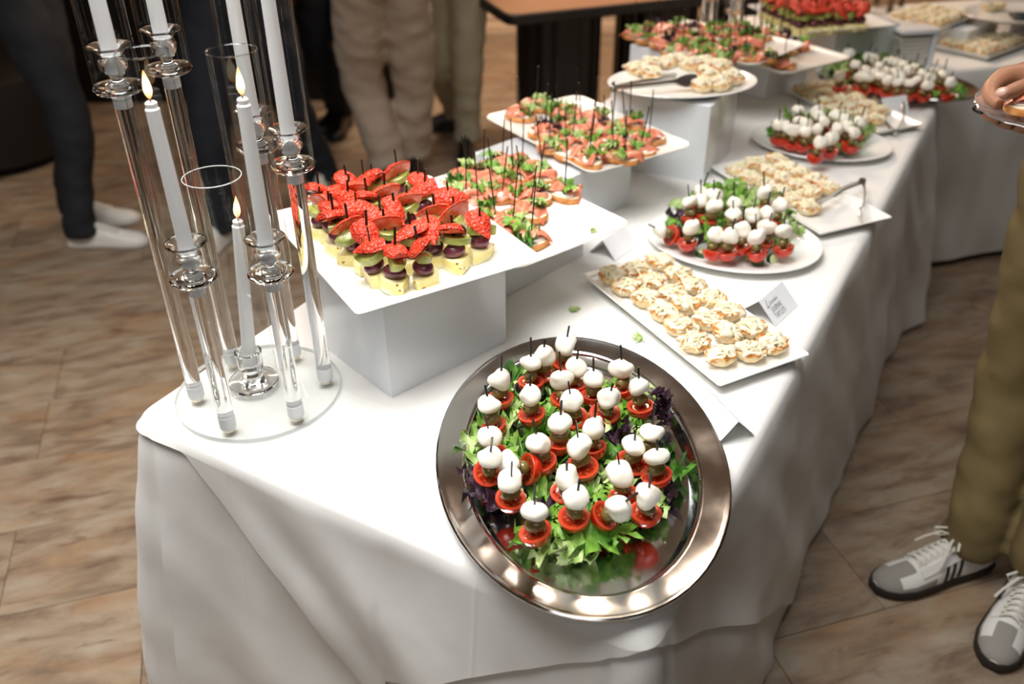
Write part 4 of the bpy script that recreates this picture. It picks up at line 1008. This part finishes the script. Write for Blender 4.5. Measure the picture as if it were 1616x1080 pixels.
def S(u, th, off=0):
    w_ = itp(SW, u) + off; h = itp(SH, u) + off; c, s = cos(th), max(sin(th), 0)
    nar = 1 - .42 * s * s * (1 if u < .6 else (1 - (u - .6) / .4 * .6))
    return Vector((u * LS, w_ * nar * (abs(c) ** .8) * (1 if c > 0 else -1) - .012 * sin(u * 3) * .4, .016 + h * (s ** .75)))
def shoe(parent, loc, ang, kind, mirror=1, name='shoe', label=None):
    base = obj(name, None, parent, loc=loc, rot=(0, 0, ang), label=label); base.empty_display_size = .02
    up = {'white': LEATHER, 'retro': LEATHER, 'black': BLK}[kind]; sole = {'white': mat('white_sole', 'cfccc4', .6), 'retro': SOLED, 'black': BLK}[kind]
    mb = MB(); us = [i / 28 for i in range(29)]; n = 19; rings = [[S(u, pi * j / (n - 1)) for j in range(n)] + [Vector((u * LS, -itp(SW, u) * .5, .012)), Vector((u * LS, itp(SW, u) * .5, .012))] for u in us]
    o = len(mb.v); 
    for r in rings: mb.v += [tuple(p) for p in r]
    K = n + 2
    for i in range(28):
        for j in range(K):
            a = o + i * K + j; b = o + i * K + (j + 1) % K; u = (i + .5) / 28; th = pi * (j + .5) / (n - 1)
            m = up
            if kind == 'retro' and j < n:
                hgt = sin(th)
                if u > .87 or (u > .72 and hgt > .86) or (u > .58 and hgt < .26): m = SUEDE
                if u < .05 and hgt > .5: m = BLK
            mb.f.append((a, b, b + K, a + K)); mb.m.append(mb.mi(m))
    mb.f.append(tuple(o + j for j in range(K))[::-1]); mb.m.append(0); mb.f.append(tuple(o + 28 * K + j for j in range(K))); mb.m.append(0)
    if mirror < 0: mb.v = [(x, -y, z) for x, y, z in mb.v]; mb.f = [f[::-1] for f in mb.f]
    part('upper', mb, base, sharp=60)
    def outline(off, z):
        L_ = [(u * LS, itp(SW, u) + off) for u in us]; pts = [(x, y - .012 * sin(x / LS * 3) * .4, z) for x, y in L_] + [(x, -y - .012 * sin(x / LS * 3) * .4, z) for x, y in L_[::-1]]
        pts = [(-off if i in (0, len(pts) - 1) else (x + off if x > .3 else x), y, z) for i, (x, y, z) in enumerate(pts)]
        return [(x, y * mirror, z) for x, y, z in pts][::mirror]
    part('sole', MB().loft([outline(.000, .0005), outline(.004, .004), outline(.005, .018), outline(.002, .024)][::1], sole), base, sharp=50)
    if kind != 'black':
        tg = MB(); tg.loft([[Vector((S(.30 + .36 * i / 8, pi / 2, .003).x, y, S(.30 + .36 * i / 8, pi / 2, .003 + (.016 if i == 0 else 0)).z + dz)) for y, dz in ((-.014, -.003), (0, .002), (.014, -.003), (.012, -.007), (-.012, -.007))] for i in range(9)], up); part('tongue', tg, base)
        lc = MB()
        for i in range(7):
            u = .36 + .048 * i; a0, a1 = 1.02, pi - 1.02
            for (ua, ub) in ((u, u + .035), (u + .035, u)) if kind == 'retro' else ((u, u),):
                lc.tube([S(ua + (ub - ua) * t / 6, a0 + (a1 - a0) * t / 6, .006 + .003 * sin(pi * t / 6)) for t in range(7)], (.0032, .0016), LACE, 6)
        if kind == 'retro':
            s0 = S(.35, pi / 2, .012)
            for sy in (-1, 1):
                lc.tube([s0, s0 + Vector((.01, .022 * sy, .012)), s0 + Vector((.028, .040 * sy, .002)), s0 + Vector((.030, .030 * sy, -.012)), s0 + Vector((.010, .012 * sy, -.002))], (.003, .0016), LACE, 6)
                lc.tube([s0, s0 + Vector((.03, .018 * sy, .010)), s0 + Vector((.055, .036 * sy, -.016)), s0 + Vector((.07, .045 * sy, -.034))], (.003, .0016), LACE, 6)
        part('laces', lc, base)
    if kind == 'retro':
        ey = MB()
        for sy in (0, 1):
            for i in range(14):
                pass
            f = (lambda a: a) if sy == 0 else (lambda a: pi - a)
            rg = [[S(.33 + .36 * i / 12, f(.62), .0015), S(.33 + .36 * i / 12, f(.62), .0035), S(.33 + .36 * i / 12, f(1.02), .004), S(.33 + .36 * i / 12, f(1.05), .001)] for i in range(13)]
            ey.loft(rg, LEATHER)
        if mirror < 0: ey.v = [(x, -y, z) for x, y, z in ey.v]
        part('eyestay', ey, base)
        for k in range(3):
            for sy in (0, 1):
                f = (lambda a: a) if sy == 0 else (lambda a: pi - a); mb = MB(); u0 = .36 + .062 * k
                rg = [[S(u0 + sh - .028 * t, f(.08 + .56 * t), q) for sh, q in ((0, -.001), (0, .0016), (.026, .0016), (.026, -.001))] for t in (i / 6 for i in range(7))]
                mb.loft(rg, BLK); 
                if mirror < 0: mb.v = [(x, -y, z) for x, y, z in mb.v]
                part('side_stripe', mb, base, smooth=False)
    return base
def person(label, hipc, hipd, legs, tm, sm, shoes, z_hip=.93, head=True, hem=.062, rk=(.088, .068, .060), facing=0, wa=.013, seed=0, arms='down', vox=.011):
    """legs: [(knee, ankle, toe angle)], hipd: vector from the left to the right hip"""
    t = thing('person', label, 'person', (hipc[0], hipc[1], 0)); legs = sorted(legs, key=lambda l: (Vector(l[1]).x - hipc[0]) * hipd[0] + (Vector(l[1]).y - hipc[1]) * hipd[1]); H = Vector((hipc[0], hipc[1], z_hip)); rel = Vector((hipc[0], hipc[1], 0)); D = Vector((hipd[0], hipd[1], 0)).normalized()
    mb = MB(); f = Vector((-D.y, D.x, 0))
    for s, (kn, an, ta) in zip((-1, 1), legs):
        kn, an = Vector(kn), Vector(an); hj = H + D * .085 * s
        limb(mb, [hj + Vector((0, 0, .10)) - rel, hj - rel, (hj * .5 + kn * .5) + Vector((0, 0, .02)) - rel, kn - rel, (kn * .45 + an * .55) - rel, an + Vector((0, 0, .03)) - rel, Vector((an.x, an.y, an.z - .035)) - rel],
             [.085, .108, rk[0], rk[1], rk[2], hem, hem + .004], tm, 22, 9, wa, seed + s)
    mb.loft([[(D * (.165 * q * cos(a)) + f * (.115 * q * sin(a)) + Vector((0, 0, z))) for a in (2 * pi * i / 24 for i in range(24))] for z, q in ((z_hip - .06, .75), (z_hip, 1.02), (z_hip + .06, 1.03), (z_hip + .12, .98))], tm)
    remeshed('trousers', mb, t, vox)
    # torso with sleeves
    mb = MB(); mb.loft([[(D * (a1 * cos(a)) + f * (b1 * sin(a)) + Vector((0, 0, z))) for a in (2 * pi * i / 24 for i in range(24))] for z, a1, b1 in ((z_hip + .02, .17, .122), (z_hip + .12, .162, .115), (z_hip + .3, .185, .12), (z_hip + .45, .20, .115), (z_hip + .52, .15, .09), (z_hip + .55, .06, .06))], sm)
    for s in (-1, 1):
        sh = D * .19 * s + Vector((0, 0, z_hip + .47))
        if arms == 'plate' and s == 1: continue
        el = sh + D * .05 * s + Vector((0, 0, -.28)) - f * .03; wrp = el + f * .2 + Vector((0, 0, -.04)) - D * .08 * s
        limb(mb, [sh, el, wrp], [.058, .048, .036], sm, 14, 8)
        hb = MB(); limb(hb, [wrp, wrp + f * .05, wrp + f * .10], [(.026, .02), (.040, .016), (.036, .012)], SKIN, 12, 4)
        for q in range(4): limb(hb, [wrp + f * .095 + D * (.027 - .018 * q), wrp + f * .13 + D * (.028 - .018 * q), wrp + f * (.155 - .004 * abs(q - 1.5)) + D * (.026 - .017 * q) + Vector((0, 0, -.02))], [.009, .008, .0065], SKIN, 8, 3)
        limb(hb, [wrp + f * .04 - D * .03 * s, wrp + f * .07 - D * .052 * s, wrp + f * .10 - D * .058 * s], [.012, .010, .008], SKIN, 8, 3)
        remeshed('hand', hb, t, .004, smooth_it=2)
    remeshed('shirt', mb, t, vox)
    # head
    mb = MB(); z0 = z_hip + .53; limb(mb, [(0, 0, z0 - .02), (f.x * .01, f.y * .01, z0 + .10)], [.058, .052], SKIN, 16, 5)
    hc = Vector((f.x * .015, f.y * .015, z0 + .19)); mb.ball(hc, (.078, .078, .115), SKIN, 24, 16); mb.ball(hc + f * .03 + Vector((0, 0, -.05)), (.055, .055, .055), SKIN, 16, 10)
    mb.ball(hc + f * .088 + Vector((0, 0, -.012)), (.014, .014, .024), SKIN, 10, 8)
    for s in (-1, 1): mb.ball(hc + D * .078 * s + Vector((0, 0, -.01)), (.012, .012, .03), SKIN, 8, 6)
    hd = remeshed('head', mb, t, .006, smooth_it=3)
    mb = MB(); mb.ball(hc - f * .012 + Vector((0, 0, .03)), (.086, .086, .10), HAIR, 20, 14, .08, 40, seed); mb.v = [v for v in mb.v]; part('hair', mb, hd)
    e = MB()
    for s in (-1, 1): e.ball(hc + f * .083 + D * .03 * s + Vector((0, 0, .008)), (.009, .009, .006), mat('eye_white', 'e8e4dc', .3), 10, 6)
    part('eyes', e, hd); part('mouth', MB().ball(hc + f * .083 + Vector((0, 0, -.062)), (.022, .012, .006), mat('lips', '9c5c4c', .4), 10, 6), hd)
    for s, (kn, an, ta), in zip((-1, 1), legs):
        # the ankle sits about a quarter of the way along the shoe
        d = Vector((cos(ta), sin(ta), 0)); p = Vector((an[0], an[1], 0)) - d * .062 - rel
        shoe(t, (p.x, p.y, .001), ta, shoes, mirror=-s)
    return t, rel
def V3(p, z): return (p.x, p.y, z)
# the guest at the right, holding a plate
OLV = mat('olive_trouser_cotton', '746440', .85, col2='685937', scale=6, bump=.2, bscale=400)
a1 = at(1520, 868, .075); a1 = Vector((1.085, 1.500, .09)); a2 = Vector((1.135, 1.395, .09))
tr, rel = person('person in olive trousers and white grey sneakers with black stripes, holding a glass plate', (1.235, 1.70), (-.38, .92),
    [((1.145, 1.655, .50), (1.080, 1.508, .12), radians(196)), ((1.31, 1.54, .50), (1.178, 1.408, .15), radians(230))][::1], OLV, mat('dark_shirt', '2b2f38', .8), 'retro', hem=.066, rk=(.098, .082, .074), wa=.012, seed=3, arms='plate', vox=.009)
def ray(px, py, t):
    x = (px - 808) / FPX; y = -(py - 540) / FPX; x, y = cos(RO) * x - sin(RO) * y, sin(RO) * x + cos(RO) * y
    return Vector((x * t, (cos(TH) + y * sin(TH)) * t, CAMH + (-sin(TH) + y * cos(TH)) * t))
hb = MB()
def H(L_, R_, n=14): limb(hb, [ray(*q) - rel for q in L_], R_, SKIN, n, 6)
H([(1700, 100, 1.47), (1655, 118, 1.46), (1618, 126, 1.46), (1598, 132, 1.46)], [(.038, .032), (.042, .032), (.034, .028), (.022, .020)], 20)                       # palm and back of the hand
H([(1630, 118, 1.45), (1590, 120, 1.45), (1567, 135, 1.44), (1563, 152, 1.425), (1578, 165, 1.405)], [.020, .0165, .0135, .0120, .0095])   # index finger curling over the rim
H([(1640, 128, 1.47), (1600, 128, 1.48), (1563, 150, 1.475), (1556, 176, 1.46), (1580, 190, 1.44)], [.016, .014, .0115, .0105, .0085])       # middle finger, going under the plate
H([(1650, 140, 1.48), (1612, 140, 1.50), (1580, 165, 1.50), (1574, 188, 1.485), (1600, 199, 1.46)], [.015, .013, .011, .010, .008])         # ring finger
H([(1660, 150, 1.49), (1630, 155, 1.51), (1602, 178, 1.51), (1600, 197, 1.49), (1622, 206, 1.47)], [.013, .0115, .010, .009, .0075])        # little finger
H([(1668, 118, 1.42), (1640, 132, 1.40), (1610, 140, 1.375), (1583, 149, 1.36)], [.019, .0155, .0130, .0095])                    # thumb
H([(1690, 98, 1.46), (1770, 95, 1.50), (1940, 60, 1.62)], [(.032, .025), (.034, .030), (.045, .042)], 18)                         # wrist and forearm
remeshed('hand', hb, tr, .0028, label='hand gripping the rim of a glass plate', smooth_it=3)
sl = MB(); e1 = ray(1860, 78, 1.57) - rel; sh = Vector((-.38 * .19, .92 * .19, .93 + .47)); e2 = ray(2120, 60, 1.75) - rel
limb(sl, [e1, e2, sh], [.042, .052, .062], mat('dark_shirt', '2b2f38', .8), 16, 8); remeshed('sleeve', sl, tr, .01)
nm = MB(); c = ray(1581, 145, 1.348) - rel; nd = (Vector((0, 0, CAMH)) - rel - c).normalized()
Rm = Vector((0, 0, 1)).rotation_difference(nd + Vector((-.3, 0, .5))).to_matrix()
nm.ball(c, (.0095, .0075, .0025), NAIL, 14, 8, M_=Rm); part('thumbnail', nm, tr)
rg = ray(1549, 173, 1.462) - rel; mb = MB(); mb.tube([rg + Vector((.0125 * cos(a), .0125 * sin(a) * .8, .002 * sin(a))) for a in (2 * pi * i / 20 for i in range(21))], .0025, mat('black_ring', '0d0d0d', .15, coat=.5), 8); part('finger_ring', mb, tr)
# the plate in that hand
pc = ray(1634, 180, 1.40); mb = MB(); n = 40; fl_ = .018
def PR(r, z): return [(r * (1 + .012 * cos(20 * t)) * cos(t), r * (1 + .012 * cos(20 * t)) * sin(t), z) for t in (2 * pi * k / 80 for k in range(80))]
mb.loft([PR(.001, 0), PR(.045, 0), PR(.070, .008), PR(.088, .017), PR(.0905, .0185), PR(.0885, .020), PR(.069, .0115), PR(.044, .003), PR(.001, .003)], mat('cut_glass', (.96, .93, .92, 1), .04, trans=.92, ior=1.45), False, False)
pl = part('glass_plate', mb, loc=pc, rot=(.10, -.10, 0)); tag(pl, 'small fluted clear glass plate held in the hand at the right edge', 'plate')
canape(pc + Vector((-.022, -.012, .0075)), .2, 'salmon canape on the hand-held glass plate', 'salmon canape on the held plate', pick=False, s=1.05, leaves=0)
# far guests
DARK = mat('charcoal_trousers', '191b1f', .85); NAVY = mat('navy_trousers', '10151f', .85); BEI = mat('beige_trousers', 'a89a8b', .9); KHA = mat('grey_khaki_trousers', 'a39c86', .85); GS = mat('grey_shirt', '4a4a50', .8)
def far_person(label, top, z_top, legs, tm, sm, shoes, hipd, **k):
    h = at(top[0], top[1], z_top)
    L_ = []
    for kn, kz, an, az, ta in legs:
        a = at(an[0], an[1], az); q = at(kn[0], kn[1], kz); L_.append(((q.x, q.y, kz), (a.x, a.y, .09), radians(ta)))
    return person(label, (h.x, h.y), hipd, L_, tm, sm, shoes, **k)
far_person('person in charcoal trousers and white sneakers at the left edge', (35, 0), .86, [((110, 185), .5, (128, 352), .10, 0), ((95, 165), .5, (118, 318), .10, 3)], DARK, DARK, 'white', (-.1, -1), rk=(.098, .078, .062), hem=.064, seed=11)
FLOR = mat('dark_floral_shirt', '1a1420', .8, col2='b05070', scale=28, lo=.52, hi=.6)
far_person('person in navy trousers seen through the candelabra, patterned shirt', (372, 0), .84, [((330, 190), .48, (345, 345), .10, -105), ((455, 150), .48, (505, 268), .10, -80)], NAVY, FLOR, 'white', (-1, -.2), rk=(.11, .085, .07), hem=.072, seed=17)
far_person('person in navy trousers and black shoes behind the beige trousers', (530, -12), .71, [((545, 85), .48, (542, 170), .10, -95), ((500, 80), .48, (528, 160), .10, -100)], NAVY, NAVY, 'black', (-1, 0), seed=23)
far_person('person in wide beige trousers standing behind the fruit plate', (600, -5), .86, [((572, 125), .47, (612, 262), .06, -90), ((652, 120), .47, (652, 245), .06, -80)], BEI, GS, 'black', (-1, -.1), hem=.088, rk=(.11, .098, .088), seed=29)
far_person('person in grey khaki trousers and black shoes near the black table', (706, -8), .73, [((692, 90), .47, (718, 180), .08, 190), ((738, 95), .47, (737, 215), .08, -88)], KHA, GS, 'black', (-1, .1), hem=.062, rk=(.10, .078, .068), seed=37)

# ------------------------------------------------------------------ furniture in the background
BT = mat('black_furniture', '0f0e0e', .45, bump=.1); BTOP = mat('brown_table_top', '8a6248', .35, coat=.2)
p = at(802, 25, TZ); a = radians(20)
t = thing('side_table', 'black table with brown top and fluted pedestals behind the salmon plates', 'table', (p.x, p.y, 0), a)
def tabr(o_, z): 
    return [(x + .85, y + .42, z) for x, y, _ in rrect(1.70 - 2 * o_, .84 - 2 * o_, .05, 0, 4)]
part('table_edge', MB().loft([tabr(.004, .705), tabr(0, .71), tabr(0, .745), tabr(.004, .749)], BT), t)
part('tabletop', MB().loft([tabr(.012, .7495), tabr(.012, .7505)], BTOP), t, label='brown wood inlay surface')
def fluted(cx, cy, r):
    mb = MB(); mb.rev([(r, 0), (r, .02), (r * .98, .03), (r * .98, .69), (r, .705)], BT, 96, c=(cx, cy, 0), fl=.03, fn=16); return mb
for cx in (.40, .92, 1.40): part('pedestal', fluted(cx, .40, .20), t, sharp=60)
# dark counter and the seat by it
DK = mat('dark_counter', '14110f', .5)
t = thing('bar_counter', 'long dark bar counter at the back left behind the guests', 'counter', (-2.1, 5.1, 0))
part('body', MB().box((0, .25, .5), (2.9, .5, 1.0), DK), t, smooth=False); part('counter_top', MB().box((0, .25, 1.02), (3.0, .56, .04), DK), t, smooth=False); part('plinth', MB().box((0, .26, .05), (2.86, .44, .1), BT), t, smooth=False)
for k in range(6): part('front_panel', MB().box((-1.2 + .48 * k, -.006, .55), (.44, .012, .8), DK), t, smooth=False)
t = thing('leather_ottoman', 'low round dark pouf at the far left behind the charcoal trousers', 'pouf', (-2.62, 4.35, 0))
part('seat_body', MB().rev([(.40, 0.02), (.44, .05), (.45, .3), (.43, .42), (.36, .46), (.01, .47)], DK, 40), t); part('base_ring', MB().rev([(.40, 0), (.41, .02)], BT, 40), t)
t = thing('bar_stool', 'brown leather stool between the navy and beige trousers', 'stool', (-1.13, 4.84, 0))
o = t; part('seat', MB().loft([rrect(.38, .3, .06, .62, 4), rrect(.42, .34, .07, .66, 4), rrect(.42, .34, .07, .74, 4), rrect(.36, .28, .06, .77, 4)], mat('brown_leather', '6b3d22', .5)), t)
for sx in (-1, 1):
    for sy in (-1, 1): part('leg', MB().tube([(sx * .17, sy * .13, 0), (sx * .14, sy * .10, .63)], .014, BT, 10), t)
